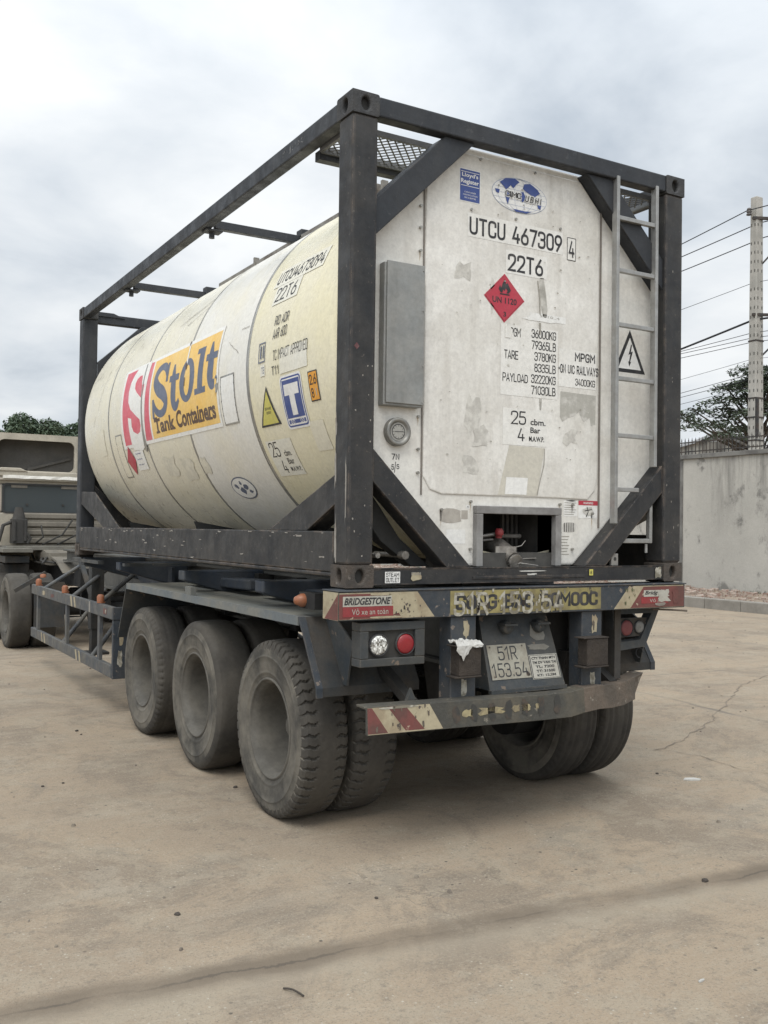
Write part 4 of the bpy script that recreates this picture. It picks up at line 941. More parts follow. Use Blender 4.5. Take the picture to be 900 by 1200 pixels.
d.rect(1.09, 1.40, 3.215, 3.35, bgR, 0); d.stext('22T6', 1.105, 1.37, 3.228, 3.332, blackM, 1, .30, .45)
d.build('size_code', endw); d = Decal(endf)
d.rect(1.06, 1.49, 2.50, 2.915, bgR, 0)
zr = [2.855-.0672*k for k in range(6)]
for k, s in enumerate(('36000KG', '79365LB', '3780KG', '8335LB', '32220KG', '71030LB')):
    wd = .188 if len(s) == 7 else .165
    d.stext(s, 1.475-wd, 1.475, zr[k], zr[k]+.052, blackM, 1, .26)
d.stext('MPGM', 1.10, 1.205, zr[0]-.008, zr[0]+.044, blackM, 1, .26); d.poly([(1.09, zr[0]-.02), (1.13, zr[0]-.02), (1.145, zr[0]+.02), (1.12, zr[0]+.06), (1.09, zr[0]+.06)], bgR, 3)
d.stext('TARE', 1.085, 1.19, zr[2]-.008, zr[2]+.044, blackM, 1, .26); d.stext('PAYLOAD', 1.075, 1.262, zr[4]-.006, zr[4]+.044, blackM, 1, .26)
d.build('weight_table', endw); d = Decal(endf)
d.rect(1.50, 1.80, 2.585, 2.815, bgR, 0)
d.stext('MPGM', 1.625, 1.79, 2.748, 2.802, blackM, 1, .34, .5); d.stext('*ON UIC RAILWAYS', 1.495, 1.817, 2.668, 2.722, blackM, 1, .32, .45); d.stext('34000KG', 1.63, 1.79, 2.60, 2.643, blackM, 1, .26)
d.build('rail_notice', endw); d = Decal(endf)
d.rect(1.08, 1.41, 2.21, 2.425, bgR, 0)
d.stext('25', 1.14, 1.252, 2.332, 2.412, blackM, 1, .21); d.stext('4', 1.19, 1.243, 2.235, 2.312, blackM, 1, .21); d.text('cbm.', 1.285, 1.40, 2.335, 2.372, blackM, 1, .02); d.text('Bar', 1.285, 1.36, 2.288, 2.322, blackM, 1, .02); d.text('M.A.W.P.', 1.275, 1.39, 2.238, 2.268, blackM, 1, .03)
d.build('capacity_notice', endw)
d = Decal(endf)
d.rect(.755, .902, 3.578, 3.768, decW, 0); d.rect(.760, .897, 3.583, 3.763, decBlue, 1); d.rect(.765, .892, 3.748, 3.751, decW, 2); d.text("Lloyd's", .772, .885, 3.714, 3.744, decW, 2, .02); d.text('Register', .765, .89, 3.676, 3.708, decW, 2, .02); d.rect(.765, .892, 3.668, 3.671, decW, 2)
for k, s in enumerate(('CONTAINER', 'CERTIFICATION', 'SCHEME')): d.text(s, .79-.01*(k == 1), .87+.01*(k == 1), 3.63-.016*k, 3.638-.016*k, decW, 2)
d.build('register_sticker', endw)
# oval emblem with a world map
d = Decal(endf); cu, cv, a, b = 1.188, 3.682, .205, .102
d.ell(cu, cv, a, b, flat('emblem line', (.35, .38, .45), .5), 0, 48); d.ell(cu, cv, a-.004, b-.004, decW, 1, 48)
ln = flat('emblem graticule', (.45, .48, .56), .5)
for k in (-.6, -.3, 0, .3, .6):
    hw = (a-.006)*math.sqrt(1-k*k); d.rect(cu-hw, cu+hw, cv+k*b-.0012, cv+k*b+.0012, ln, 2)
for k in (-.8, -.5, -.2, .2, .5, .8):
    d.stroke([(cu+a*k*math.cos(t), cv+(b-.006)*math.sin(t)) for t in [PI*(-.5+i/14) for i in range(15)]], .0022, ln, 3)
for pts in ([(-.15, .055), (-.11, .085), (-.04, .095), (-.005, .08), (-.03, .06), (-.05, .035), (-.07, .05), (-.09, .03), (-.105, .02), (-.12, .035)],
            [(-.105, .015), (-.085, .018), (-.07, -.005), (-.08, -.03), (-.09, -.065), (-.1, -.045), (-.11, -.01)],
            [(.03, .075), (.075, .085), (.13, .06), (.15, .04), (.12, .02), (.10, .0), (.08, .02), (.05, .03), (.02, .045)],
            [(.0, .02), (.025, .028), (.04, .0), (.03, -.025), (.015, -.035), (.005, -.01)], [(.13, -.03), (.16, -.025), (.155, -.055), (.135, -.05)], [(-.185, .012), (-.15, .012), (-.155, -.012), (-.175, -.008)],
            [(-.05, -.085), (.04, -.085), (.09, -.078), (.05, -.096), (-.03, -.098)]):
    d.poly([(cu+p[0], cv+p[1]) for p in pts], decBlue, 4)
d.stext('CIMC', cu-.112, cu+.012, cv-.024, cv+.020, decW, 5, .62, .35); d.stext('CIMC', cu-.11, cu+.008, cv-.019, cv+.015, blackM, 6.5, .3, .4); d.stext('UBHI', cu+.032, cu+.158, cv-.032, cv+.016, decW, 5, .62, .6, .2); d.stext('UBHI', cu+.035, cu+.155, cv-.028, cv+.011, blackM, 6.5, .3, .8, .2)
d.build('oval_emblem', endw)
# red hazard diamond
d = Decal(endf); cu, cv = 1.083, 3.063
def dia(r, m, l): d.poly([(cu-r, cv), (cu, cv-r*.97), (cu+r, cv), (cu, cv+r*.97)], m, l)
dia(.148, decRed, 0); dia(.138, flat('diamond rim', (.28, .04, .05), .5), 1); dia(.1355, decRed, 2)
fl = [(-.03, -.0), (-.045, .02), (-.035, .045), (-.025, .03), (-.015, .06), (-.0, .085), (.01, .055), (.02, .065), (.035, .04), (.045, .02), (.03, .0), (.012, .0), (.02, .015), (.008, .03), (.0, .012), (-.012, .02), (-.016, .0)]
d.poly([(cu+p[0]*1.0, cv+.03+p[1]*.95) for p in fl], blackM, 3); d.rect(cu-.035, cu+.035, cv+.018, cv+.026, blackM, 3)
d.text('UN 1120', cu-.088, cu+.088, cv-.032, cv+.004, blackM, 3, .02); d.text('3', cu-.008, cu+.012, cv-.108, cv-.08, blackM, 3, .02); d.build('hazard_diamond', endw)
# patches, torn stickers, dirt prints
d = Decal(endf)
d.rect(1.27, 1.55, 2.965, 3.005, decW, 0); d.smear(1.2, 1.5, 2.955, 2.99, decW, 1, 12, .4); d.text('5810..4', 1.35, 1.50, 2.985, 3.0, patchG, 2)
d.poly([(1.515, 2.555), (1.80, 2.55), (1.795, 2.37), (1.76, 2.36), (1.75, 2.41), (1.70, 2.38), (1.66, 2.44), (1.62, 2.41), (1.58, 2.40), (1.53, 2.37), (1.512, 2.40)], patchG, 0)
d.poly([(1.13, 2.208), (1.395, 2.203), (1.34, 1.915), (1.05, 1.915)], patchB, 0); d.poly([(1.11, 2.02), (1.27, 2.02), (1.26, 1.92), (1.10, 1.92)], decW, 1)
d.stroke([(1.395, 2.2), (1.39, 2.1), (1.36, 2.0), (1.34, 1.92)], [.004, .006, .004, .007], scr, 2)
d.smear(.80, .93, 2.22, 2.50, dirtM, 0, 16, .5); d.smear(.86, .98, 2.18, 2.32, dirtM, 1, 16, .5); d.smear(.78, .92, 2.02, 2.14, dirtM, 0, 14, .5); d.smear(.98, 1.02, 2.95, 3.2, dirtM, 0, 12, .5); d.smear(.70, .86, 3.12, 3.24, dirtM, 0, 14, .55); d.smear(1.52, 1.66, 2.22, 2.34, dirtM, 0, 10, .55)
drip = mat('run stain', (.34, .325, .29), .7, var=(.6, .58, .53), vscale=10, vlo=.4, vhi=.6, vamt=.8)
d.stroke([(1.36, 3.22), (1.37, 3.12), (1.385, 3.03), (1.39, 2.96)], [.03, .05, .045, .012], drip, 0); d.stroke([(1.33, 3.20), (1.345, 3.1), (1.35, 3.0)], [.008, .01, .008], scr, 1); d.stroke([(1.35, 2.95), (1.35, 2.88)], [.015, .008], scr, 3); d.stroke([(1.36, 2.50), (1.36, 2.43)], [.02, .01], drip, 1)
rnd = random.Random(2)
for _ in range(70):
    x = rnd.uniform(.62, 1.78); z = rnd.uniform(1.98, 3.75); s = rnd.uniform(.002, .006); d.smear(x-s*rnd.uniform(.6, 3), x+s, z-s*rnd.uniform(.5, 1.4), z+s, drip if rnd.random() < .6 else scr, 5, 7, .4)
d.build('torn_sticker', endw)
rustR = mat('rust run', (.42, .33, .22), .7, var=(.62, .58, .5), vscale=18, vlo=.4, vhi=.6, vamt=.8)
d = Decal(endf2)
for (x, z) in ((.50, .93), (.50, 1.1), (.50, 1.85), (.66, .42), (.86, .47), (1.52, .47), (1.52, .3), (1.62, .47), (1.78, .42), (2.29, 1.2), (2.29, 1.6)):
    l_ = rnd.uniform(.04, .12); d.stroke([(x, Z0+z-.004), (x+.002, Z0+z-l_*.5), (x, Z0+z-l_)], [.008, .006, .001], rustR, 0)
d.smear(.65, .80, 1.745, 1.83, mat('faded label', (.36, .33, .29), .6, var=(.45, .42, .37), vscale=9, vamt=.6), 0, 10, .08); d.rect(.80, .845, 1.77, 1.82, mat('faded label', (0, 0, 0)), 0); d.rect(.83, .86, 1.83, 1.85, decW, 0); d.rect(.70, .83, 1.63, 1.71, decW, 0)
d.text('.A.', .835, .855, 1.835, 1.845, blackM, 1)
d.rect(1.555, 1.665, 1.80, 1.895, decW, 0)
for k in range(6): d.rect(1.56, 1.655-.01*(k % 3), 1.880-.014*k, 1.8835-.014*k, scr, 1)
d.poly([(1.57, 1.895), (1.62, 1.899), (1.655, 1.895), (1.62, 1.89)], blackM, 2)
d.rect(1.672, 1.828, 1.79, 1.895, decW, 0); d.rect(1.672, 1.828, 1.87, 1.898, decRed, 1); d.text('WARNING', 1.71, 1.79, 1.877, 1.89, decW, 2, .02)
d.smear(1.70, 1.80, 1.80, 1.862, dirtM, 2, 12, .4); d.stroke([(1.74, 1.86), (1.75, 1.83), (1.735, 1.80)], .006, blackM, 3); d.stroke([(1.72, 1.835), (1.78, 1.845)], .005, blackM, 3)
d.smear(1.55, 1.65, 1.70, 1.765, patchG, 0, 10, .1); 
for k in range(5): d.rect(1.56+.017*k, 1.566+.017*k, 1.705, 1.76, blackM, 1)
for k in range(7): d.rect(1.52, 1.60-.008*(k % 3), 1.675-.018*k, 1.679-.018*k, scr, 1)
d.stext('7N', .335, .385, 2.085, 2.118, blackM, 0, .3, .5); d.stext('5', .335, .352, 2.03, 2.06, blackM, 0, .3); d.stroke([(.355, 2.015), (.362, 2.075)], .004, blackM, 0); d.stext('5', .368, .385, 2.035, 2.062, blackM, 0, .3)
d.smear(.33, .40, 1.93, 1.96, scr, 0, 8, .6) if False else None
# warning triangle with a lightning arrow, behind the ladder
d.build('label_sticker', endw); d = Decal(endf2)
d.poly([(1.955, 2.722), (2.225, 2.722), (2.09, 2.995)], blackM, 0); d.poly([(1.992, 2.745), (2.188, 2.745), (2.09, 2.945)], decW, 1)
d.poly([(2.10, 2.905), (2.078, 2.835), (2.095, 2.843), (2.082, 2.79), (2.075, 2.795), (2.085, 2.76), (2.10, 2.79), (2.093, 2.792), (2.115, 2.86), (2.098, 2.853), (2.108, 2.9)], blackM, 2)
d.build('voltage_triangle', endw)
# document cabinet
g = MB(); g.box(.245, .492, .070, .124, Z0+.972, Z0+1.742); cb_ = g.build('document_cabinet', boxM, tcn, bevel=.004)
g = MB(); g.box(.258, .497, .060, .0699, Z0+.985, Z0+1.750); g.build('cabinet_door', boxM, cb_, bevel=.003)
g = MB()
for z in (1.0, 1.2, 1.5, 1.72): g.tube([(.488, .062, Z0+z), (.488, .055, Z0+z)], .004, 8)
g.build('cabinet_rivet', bandM, cb_)
# thermometer dial
g = MB(); c = (.360, .105, 2.236)
g.lathe([(.02, .078), (-.012, .078), (-.018, .074), (-.018, .058), (-.008, .055), (-.008, .001)], 40, c, 'y'); dl = g.build('dial_gauge', mat('dial ring', (.21, .205, .19), .45, var=(.3, .29, .26), vscale=20, vamt=.7, metal=.4), tcn)
d = Decal(lambda u, v_, l: (u, .0962-.001*l, v_)); d.ell(.36, 2.236, .05, .05, mat('dial face', (.33, .32, .29), .4), 0); d.ring(.36, 2.236, .042, .042, .004, blackM, 1, 30)
for k in range(12): aa = 2*PI*k/12; d.stroke([(.36+.028*math.cos(aa), 2.236+.028*math.sin(aa)), (.36+.038*math.cos(aa), 2.236+.038*math.sin(aa))], .002, blackM, 1)
d.stroke([(.335, 2.236), (.39, 2.238)], .003, blackM, 2); d.build('dial_face', dl)
# valve box: frame, recess, valve
fr = MB(); a0, a1, b0, b1 = .882, 1.508, .101, .448
fr.box(a0, a1, .085, .128, Z0+b1-.045, Z0+b1); fr.box(a0, a0+.045, .085, .128, Z0+b0, Z0+b1-.046); fr.box(a1-.045, a1, .085, .128, Z0+b0, Z0+b1-.046); fr.build('valve_box_frame', bframeM, tcn, bevel=.004)
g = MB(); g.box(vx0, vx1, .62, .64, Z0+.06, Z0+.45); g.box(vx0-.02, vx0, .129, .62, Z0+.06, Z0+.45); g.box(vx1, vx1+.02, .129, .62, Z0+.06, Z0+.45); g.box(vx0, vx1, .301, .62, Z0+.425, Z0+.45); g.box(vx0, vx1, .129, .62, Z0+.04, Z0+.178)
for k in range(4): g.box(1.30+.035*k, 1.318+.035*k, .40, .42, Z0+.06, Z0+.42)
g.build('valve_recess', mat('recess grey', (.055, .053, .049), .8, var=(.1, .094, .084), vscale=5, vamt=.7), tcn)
vv = MB(); vv.tube([(1.16, .60, Z0+.235), (1.16, .28, Z0+.225), (1.165, .16, Z0+.17)], [.06, .055, .05], 16); vv.tube([(1.165, .17, Z0+.17), (1.165, .11, Z0+.14)], .045, 20); vv.tube([(1.165, .10, Z0+.13), (1.165, .085, Z0+.125)], .045, 12)
vl = vv.build('outlet_valve', valveM, tcn)
g = MB(); g.tube([(.93, .30, Z0+.26), (1.05, .25, Z0+.275), (1.14, .22, Z0+.29)], .011, 8); g.tube([(.93, .33, Z0+.235), (1.12, .25, Z0+.255)], .009, 8); g.tube([(1.14, .25, Z0+.275), (1.36, .30, Z0+.275)], .014, 8); g.build('valve_lever', steelM, vl)
g = MB(); g.tube([(1.125, .20, Z0+.265), (1.12, .195, Z0+.31)], .02, 10); g.lathe([(-.01, .001), (-.01, .018), (.0, .026), (.02, .026), (.035, .016), (.035, .001)], 14, (1.12, .19, Z0+.285), 'z'); g.build('red_cap', flat('faded red cap', (.30, .035, .04), .6, (.2, .08, .07), .6), vl)
g = MB(); g.box(1.055, 1.205, .135, .145, Z0+.085, Z0+.215); g.build('valve_plate', mat('plate alloy', (.36, .34, .31), .5, var=(.2, .18, .16), vscale=18, vamt=.8, metal=.4), vl)
d = Decal(lambda u, v_, l: (u, .134-.001*l, v_)); d.smear(1.07, 1.17, Z0+.15, Z0+.17, redM, 0, 10, .4); d.smear(1.09, 1.16, Z0+.12, Z0+.135, redM, 0, 10, .5); d.build('red_marking', vl)
g = MB(); g.tube([(1.20, .14, Z0+.21), (1.24, .13, Z0+.22), (1.26, .12, Z0+.25)], .003, 6); g.tube([(1.20, .14, Z0+.14), (1.34, .12, Z0+.145)], .005, 6); g.tube([(1.17, .12, Z0+.10), (1.19, .08, Z0+.12), (1.3, .05, Z0+.105)], .003, 6); g.build('seal_wire', steelM, vl)
# light scuffs on the sill
d = Decal(lambda u, v_, l: (u, .0025-.001*l, v_)); d.smear(1.10, 1.34, Z0+.070, Z0+.082, plastM, 0, 12, .6); d.smear(1.18, 1.26, Z0+.05, Z0+.065, plastM, 0, 12, .6)
d.smear(2.20, 2.262, Z0+.018, Z0+.094, whiteT, 0, 14, .25)
d.rect(.232, .325, Z0+.022, Z0+.082, decW, 0); d.stext('STEAM', .238, .319, Z0+.055, Z0+.078, blackM, 1, .3, .4); d.stext('OUTLET', .238, .319, Z0+.027, Z0+.050, blackM, 1, .3, .4)
d.smear(.39, .46, Z0+.03, Z0+.085, signC, 0, 12, .35); d.text('STEAM', .395, .455, Z0+.062, Z0+.078, scr, 1, .03); d.rect(1.655, 1.685, Z0+.045, Z0+.082, ylwM, 0); d.text('8', 1.663, 1.677, Z0+.052, Z0+.074, blackM, 1)
d.build('rail_marking', tcn)
# ladder
ld = MB()
for x, z0, z1 in ((1.862, .36, 2.50), (2.193, .72, 2.50)):
    ld.box(x-.012, x+.012, -.005, .040, Z0+z0, Z0+z1); 
lad = ld.build('ladder_rail', aluM, tcn, bevel=.003)
for z in (2.248, 1.923, 1.587, 1.255, .903, .570):
    g = MB(); x1 = 2.181 if z > .7 else 2.06
    g.box(1.874, x1, .002, .030, Z0+z-.013, Z0+z+.013); g.build('ladder_rung', aluM, lad, bevel=.003)
g = MB(); g.box(1.92, 2.18, .03, .06, Z0+.24, Z0+.268); g.box(2.181, 2.206, .03, .06, Z0+.24, Z0+.52); g.tube([(2.17, .05, Z0+.18), (2.17, .05, Z0+.235)], .011, 8); g.build('step_bracket', aluM, tcn, bevel=.003)
g = MB(); g.box(1.86, 1.915, .03, .05, Z0+.101, Z0+.175); g.build('cleat', steelM, tcn, bevel=.003)
d = Decal(lambda u, v_, l: (u, .029-.001*l, v_)); d.ell(1.888, Z0+.142, .012, .012, darkM, 0, 12); d.build('cleat_hole', tcn)
# panel of cladding visible below the brace on the right
# expanded metal walkways at the rear top corners and along the tank top
def mesh_panel(x0, x1, y0, y1, z, name='walkway_grating'):
    g = MB(); p = .052; q = .030
    nx = int((x1-x0)/p); ny = int((y1-y0)/q)
    for j in range(ny+1):
        yy_ = y0+j*q; sh = (j % 2)*p/2
        for i in range(nx+1):
            xa = x0+i*p+sh
            if xa+p/2 > x1 or yy_+q > y1+1e-6: continue
            g.bar((xa, yy_, z), (xa+p/2, yy_+q, z), .0085, .004); 
            g.bar((xa, yy_, z), (xa-p/2 if xa-p/2 > x0 else x0, yy_+q, z), .0085, .004)
    g.bar((x0, y0, z), (x1, y0, z), .02, .03); g.bar((x0, y1, z), (x1, y1, z), .03, .04); g.bar((x0, y0, z), (x0, y1, z), .02, .03); g.bar((x1, y0, z), (x1, y1, z), .02, .03)
    return g.build(name, mat('grating steel', (.11, .115, .12), .5, var=(.2, .2, .2), vamt=.5), tcn)
mesh_panel(.10, .80, .19, .56, Z0+2.475); mesh_panel(1.64, 2.34, .14, .50, Z0+2.475)
for x0, x1 in ((.09, .85), (1.59, 2.35)):
    g = MB(); g.box(x0, x1, .56, .62, Z0+2.42, Z0+2.475); g.build('grating_bearer', frameT, tcn, bevel=.003)
g = MB(); g.box(.80, .83, .70, 4.05, Z0+2.505, Z0+2.552); g.box(1.60, 1.63, .70, 4.05, Z0+2.505, Z0+2.552); g.box(.83, 1.60, .72, 4.03, Z0+2.522, Z0+2.528)
for k in range(14): g.box(.805, 1.625, .72+k*.25, .74+k*.25, Z0+2.529, Z0+2.545)
for y in (.9, 1.06, 1.14, 1.3, 3.2): g.box(.79, .835, y-.012, y+.012, Z0+2.50, Z0+2.59)
g.build('walkway', walkM, tcn)
g = MB(); g.lathe([(-.02, .26), (.03, .26), (.03, .24), (.055, .22), (.055, .001)], 32, (XC, 2.6, Z0+2.53), 'z'); mh = g.build('manhole_cover', steelM, tcn)
for k in range(6):
    g = MB(); aa = k*PI/3; g.tube([(XC+.27*math.cos(aa), 2.6+.27*math.sin(aa), Z0+2.52), (XC+.27*math.cos(aa), 2.6+.27*math.sin(aa), Z0+2.60)], .014, 8); g.build('manhole_bolt', steelM, mh)
# chipped edges and scuffs on the near post and rail
chip = flat('bare scuff', (.28, .26, .23), .6, (.12, .09, .07), .7); rnd = random.Random(12)
d = Decal(lambda u, v_, l: (-.0006-.0004*l+.0055, u, v_))
for _ in range(48):
    yy_ = rnd.uniform(.25, 5.8); z = Z0+rnd.choice((rnd.uniform(.08, .28), rnd.uniform(.26, .288))); s = rnd.uniform(.004, .02); d.smear(yy_-s*2.5, yy_+s*2.5, z-s*.4, z+s*.4, chip, 0, 8, .6)
d.smear(.02, .04, Z0+.30, Z0+.72, chip, 0, 18, .6); d.smear(.12, .155, Z0+.12, Z0+.40, chip, 1, 14, .6); d.smear(.13, .155, Z0+.78, Z0+.93, chip, 1, 14, .6); d.smear(.13, .16, Z0+.50, Z0+.75, chip, 1, 14, .55)
d.build('paint_chip', tcn)
d = Decal(lambda u, v_, l: (u, .0052-.0004*l, v_))
for _ in range(11):
    x = rnd.uniform(.02, .15); z = Z0+rnd.uniform(.15, 1.1)**1.3+.05; s = rnd.uniform(.002, .006); d.smear(x-s, x+s, z-s*1.2, z+s*1.2, chip, 0, 7, .5)
for _ in range(8):
    x = rnd.uniform(2.30, 2.42); z = Z0+rnd.uniform(.3, 2.3); s = rnd.uniform(.002, .004); d.smear(x-s, x+s, z-s*3, z+s*3, chip, 0, 7, .5)
d.build('paint_chip', tcn)
d = Decal(lambda u, v_, l: (.0052-.0004*l, u, v_)); cu, cv = .085, 3.13
d.build('post_mark', tcn) if d.n else None
d = Decal(lambda u, v_, l: (u, .0052-.0004*l, v_)); d.poly([(.030, 2.655), (.046, 2.637), (.062, 2.655), (.046, 2.675)], flat('faded red mark', (.10, .03, .035), .6), 0); d.build('post_mark', tcn)
# chalked number on the top rail near the corner
d = Decal(lambda u, v_, l: (.0052-.0004*l, Y(u) if False else 6.058-u, v_))
d.text('Y-JPX', Y(.92), Y(.60), Z0+2.505, Z0+2.55, mat('chalk', (.20, .20, .20), .8, var=(.05, .055, .06), vscale=30, vlo=.42, vhi=.52, vamt=1.), 0); d.build('chalk_mark', tcn)

# ================================================================== trailer
trl = thing('semi_trailer', 'dusty blue grey three axle skeletal trailer under the tank container', 'trailer', (W_/2, 4.5, 0))
XL, XR = -.074, 2.40
# --- rear beam
g = MB(); g.box(XL, XR, -.06, .115, 1.238, 1.384); g.box(XL-.004, XR+.012, -.066, .125, 1.384, 1.392)
beam = g.build('rear_beam', trB, trl, bevel=.005)
def bf(u, v_, l): return (u, -.0612-.0009*l, v_)
d = Decal(bf)
d.poly([(XL+.002, 1.244), (.505, 1.244), (.395, 1.380), (XL+.002, 1.380)], signC, 0)
d.poly([(XL+.002, 1.246), (.30, 1.246), (.20, 1.374), (XL+.002, 1.374)], signR, 1)
d.smear(.22, .34, 1.25, 1.37, signC, 2, 16, .5); d.smear(.10, .24, 1.362, 1.38, signC, 2, 12, .4); d.smear(.10, .33, 1.246, 1.258, signC, 2, 12, .3)
d.rect(-.052, .235, 1.310, 1.362, signW, 3); d.text('BRIDGESTONE', -.045, .23, 1.318, 1.355, blackM, 4, .03, .3)
d.poly([(-.042, 1.318), (-.030, 1.318), (-.012, 1.355), (-.024, 1.355)], decRed, 5) if False else None
d.rect(-.052, .245, 1.258, 1.309, signR2, 3); d.text('Vỏ xe an toàn', .0, .215, 1.268, 1.30, signW, 4, .0)
rnd = random.Random(31)
for _ in range(9): x = rnd.uniform(.26, .42); z = rnd.uniform(1.26, 1.37); s = rnd.uniform(.003, .014); d.smear(x-s*.6, x+s*.6, z-s, z+s, blackM, 5, 8, .6)
d.build('sign_panel', beam)
d = Decal(bf)
d.rect(.605, 1.690, 1.250, 1.378, signY, 0)
d.stext('SONG BAO SOMOOC', .64, 1.665, 1.272, 1.355, blackM, 1, .42, .42)
d.stext('51R', .625, .86, 1.24, 1.368, whiteT, 3, .3, .5); d.stext('153.54', .93, 1.40, 1.24, 1.368, whiteT, 3, .3, .55)
for _ in range(40): x = rnd.uniform(.62, 1.45); z = rnd.uniform(1.25, 1.375); s = rnd.uniform(.005, .02); d.smear(x-s*.5, x+s*.5, z-s, z+s, rnd.choice((whiteT, brownM, signY, whiteT)), 4 if rnd.random() < .6 else 2, 8, .6)
d.build('stencil_panel', beam)
d = Decal(bf)
d.poly([(1.795, 1.244), (2.385, 1.244), (2.385, 1.380), (1.92, 1.380)], signC, 0)
d.poly([(1.93, 1.246), (2.39, 1.246), (2.39, 1.374), (2.04, 1.374)], signR, 1)
d.rect(2.04, 2.22, 1.312, 1.352, signW, 2); d.text('Supin', 2.05, 2.15, 1.318, 1.348, blackM, 3, .03, .3) if False else d.text('Bridg', 2.05, 2.16, 1.318, 1.348, blackM, 3, .02, .3)
d.rect(2.02, 2.25, 1.27, 1.31, signR2, 2); d.text('Vỏ xe', 2.09, 2.2, 1.278, 1.30, signW, 3)
d.smear(2.16, 2.28, 1.27, 1.36, signW, 4, 18, .65); d.smear(2.13, 2.24, 1.25, 1.275, chip, 4, 12, .4); d.smear(2.28, 2.38, 1.26, 1.37, signR, 4, 12, .4)
for _ in range(9): x = rnd.uniform(1.86, 1.98); z = rnd.uniform(1.27, 1.36); s = rnd.uniform(.005, .018); d.smear(x-s*.5, x+s*.5, z-s, z+s, mat('moss fleck', (.09, .10, .05), .8), 5, 8, .6)
d.build('sign_panel', beam)
d = Decal(lambda u, v_, l: (XL-.0012-.0009*l, u, v_))
d.rect(-.058, .112, 1.240, 1.382, signC, 0); d.poly([(-.056, 1.242), (.112-.02, 1.242), (-.056, 1.375)], signR, 1); d.build('sign_panel', beam)
# --- posts below the beam with rubber blocks
for x0, x1 in ((.622, .790), (1.557, 1.714)):
    g = MB(); g.box(x0, x1, -.045, .07, .672, 1.237); g.build('bumper_post', trB, trl, bevel=.006)
for x0, bx0, bx1 in ((.622, .622, .765), (1.557, 1.525, 1.687)):
    g = MB(); g.box(bx0, bx1, -.13, -.046, .925, 1.082); g.box(bx0-.03, bx1+.004, -.134, -.046, 1.083, 1.091); g.box(bx0-.03, bx1+.004, -.134, -.046, .914, .924)
    g.build('buffer_block', brownM, trl, bevel=.01)
d = Decal(lambda u, v_, l: (u, -.0462-.0009*l, v_))
d.smear(.70, .745, 1.11, 1.22, signC, 0, 16, .5); d.smear(.69, .735, .80, .90, whiteT, 0, 14, .35); d.smear(1.63, 1.68, 1.10, 1.22, signC, 0, 14, .3); d.smear(1.635, 1.66, 1.12, 1.19, rustM, 1, 10, .6); d.smear(1.62, 1.665, .79, .88, whiteT, 0, 14, .3)
d.build('worn_label', trl)
# --- inclined number plate panel
def pf(u, v_, l):
    """u across, v up the sloping panel 0..1"""
    y = -.035+(.11+.035)*v_; z = .815+(1.237-.815)*v_; n_ = .0012+.0009*l
    return (.915+u-.0*v_, y-n_*.95, z-n_*.3)
g = MB(); g.add([pf(-.02, 0, 0), pf(.525, 0, 0), pf(.49, 1, 0), pf(.0, 1, 0)]+[(p[0], p[1]+.012, p[2]) for p in (pf(-.02, 0, 0), pf(.525, 0, 0), pf(.49, 1, 0), pf(.0, 1, 0))],
                [(0,1,2,3),(7,6,5,4),(0,4,5,1),(1,5,6,2),(2,6,7,3),(3,7,4,0)])
pp_ = g.build('plate_panel', trM, trl)
g = MB(); g.add([pf(-.02, 0, 0), pf(.0, 1, 0), (.915, .25, 1.237), (.895, .15, .815)], [(0,1,2,3)]); g.add([pf(.525, 0, 0), pf(.49, 1, 0), (1.405, .25, 1.237), (1.44, .15, .815)], [(0,1,2,3)])
g.bar(pf(-.02, -.02, 0), pf(.525, -.02, 0), .03, .02); g.build('panel_flange', trM, pp_)
d = Decal(lambda u, v_, l: pf(u, v_, l+2))
d.rect(.005, .295, .125, .585, blackM, 1); d.rect(.010, .290, .132, .578, plateM, 2)
d.stext('51R', .080, .215, .375, .555, blackM, 3, .2); d.stext('153.54', .020, .272, .160, .340, blackM, 3, .2, .42)
for q, q2 in ((.03, .55), (.26, .55), (.03, .17), (.26, .17)): d.ell(q, q2, .006, .013, rustM, 4, 8)
d.smear(.255, .285, .14, .22, brownM, 5, 12, .7)
d.build('number_plate', pp_)
d = Decal(lambda u, v_, l: pf(u, v_, l+3))
d.rect(.296, .505, .10, .42, signW, 1); d.frame(.300, .501, .108, .412, .005, blackM, 2)
for k, s in enumerate(('CTY TNHH MTV', 'TM DV VAN TAI', 'TL: 7200', 'TT: 31500', 'KT: 12,2M')): d.text(s, .312+.02*(k > 1), .49-.02*(k > 1), .355-.056*k, .39-.056*k, blackM, 3, .03)
d.smear(.33, .45, .60, .84, mat('old adhesive', (.2, .19, .165), .7, var=(.13, .12, .10), vscale=9, vamt=.7), 0, 14, .3); d.smear(.3, .47, .47, .56, mat('old adhesive', (0, 0, 0)), 0, 12, .3)
d.build('data_label', pp_)
for u in (.16, .40):
    c = Vector(pf(u, .80, 0)); g = MB(); g.lathe([(-.05, .001), (-.05, .032), (-.03, .040), (.0, .040)], 18, c, 'y'); g.box(c.x-.045, c.x+.045, c.y-.075, c.y, c.z+.012, c.z+.024); g.build('plate_lamp', trM, pp_)
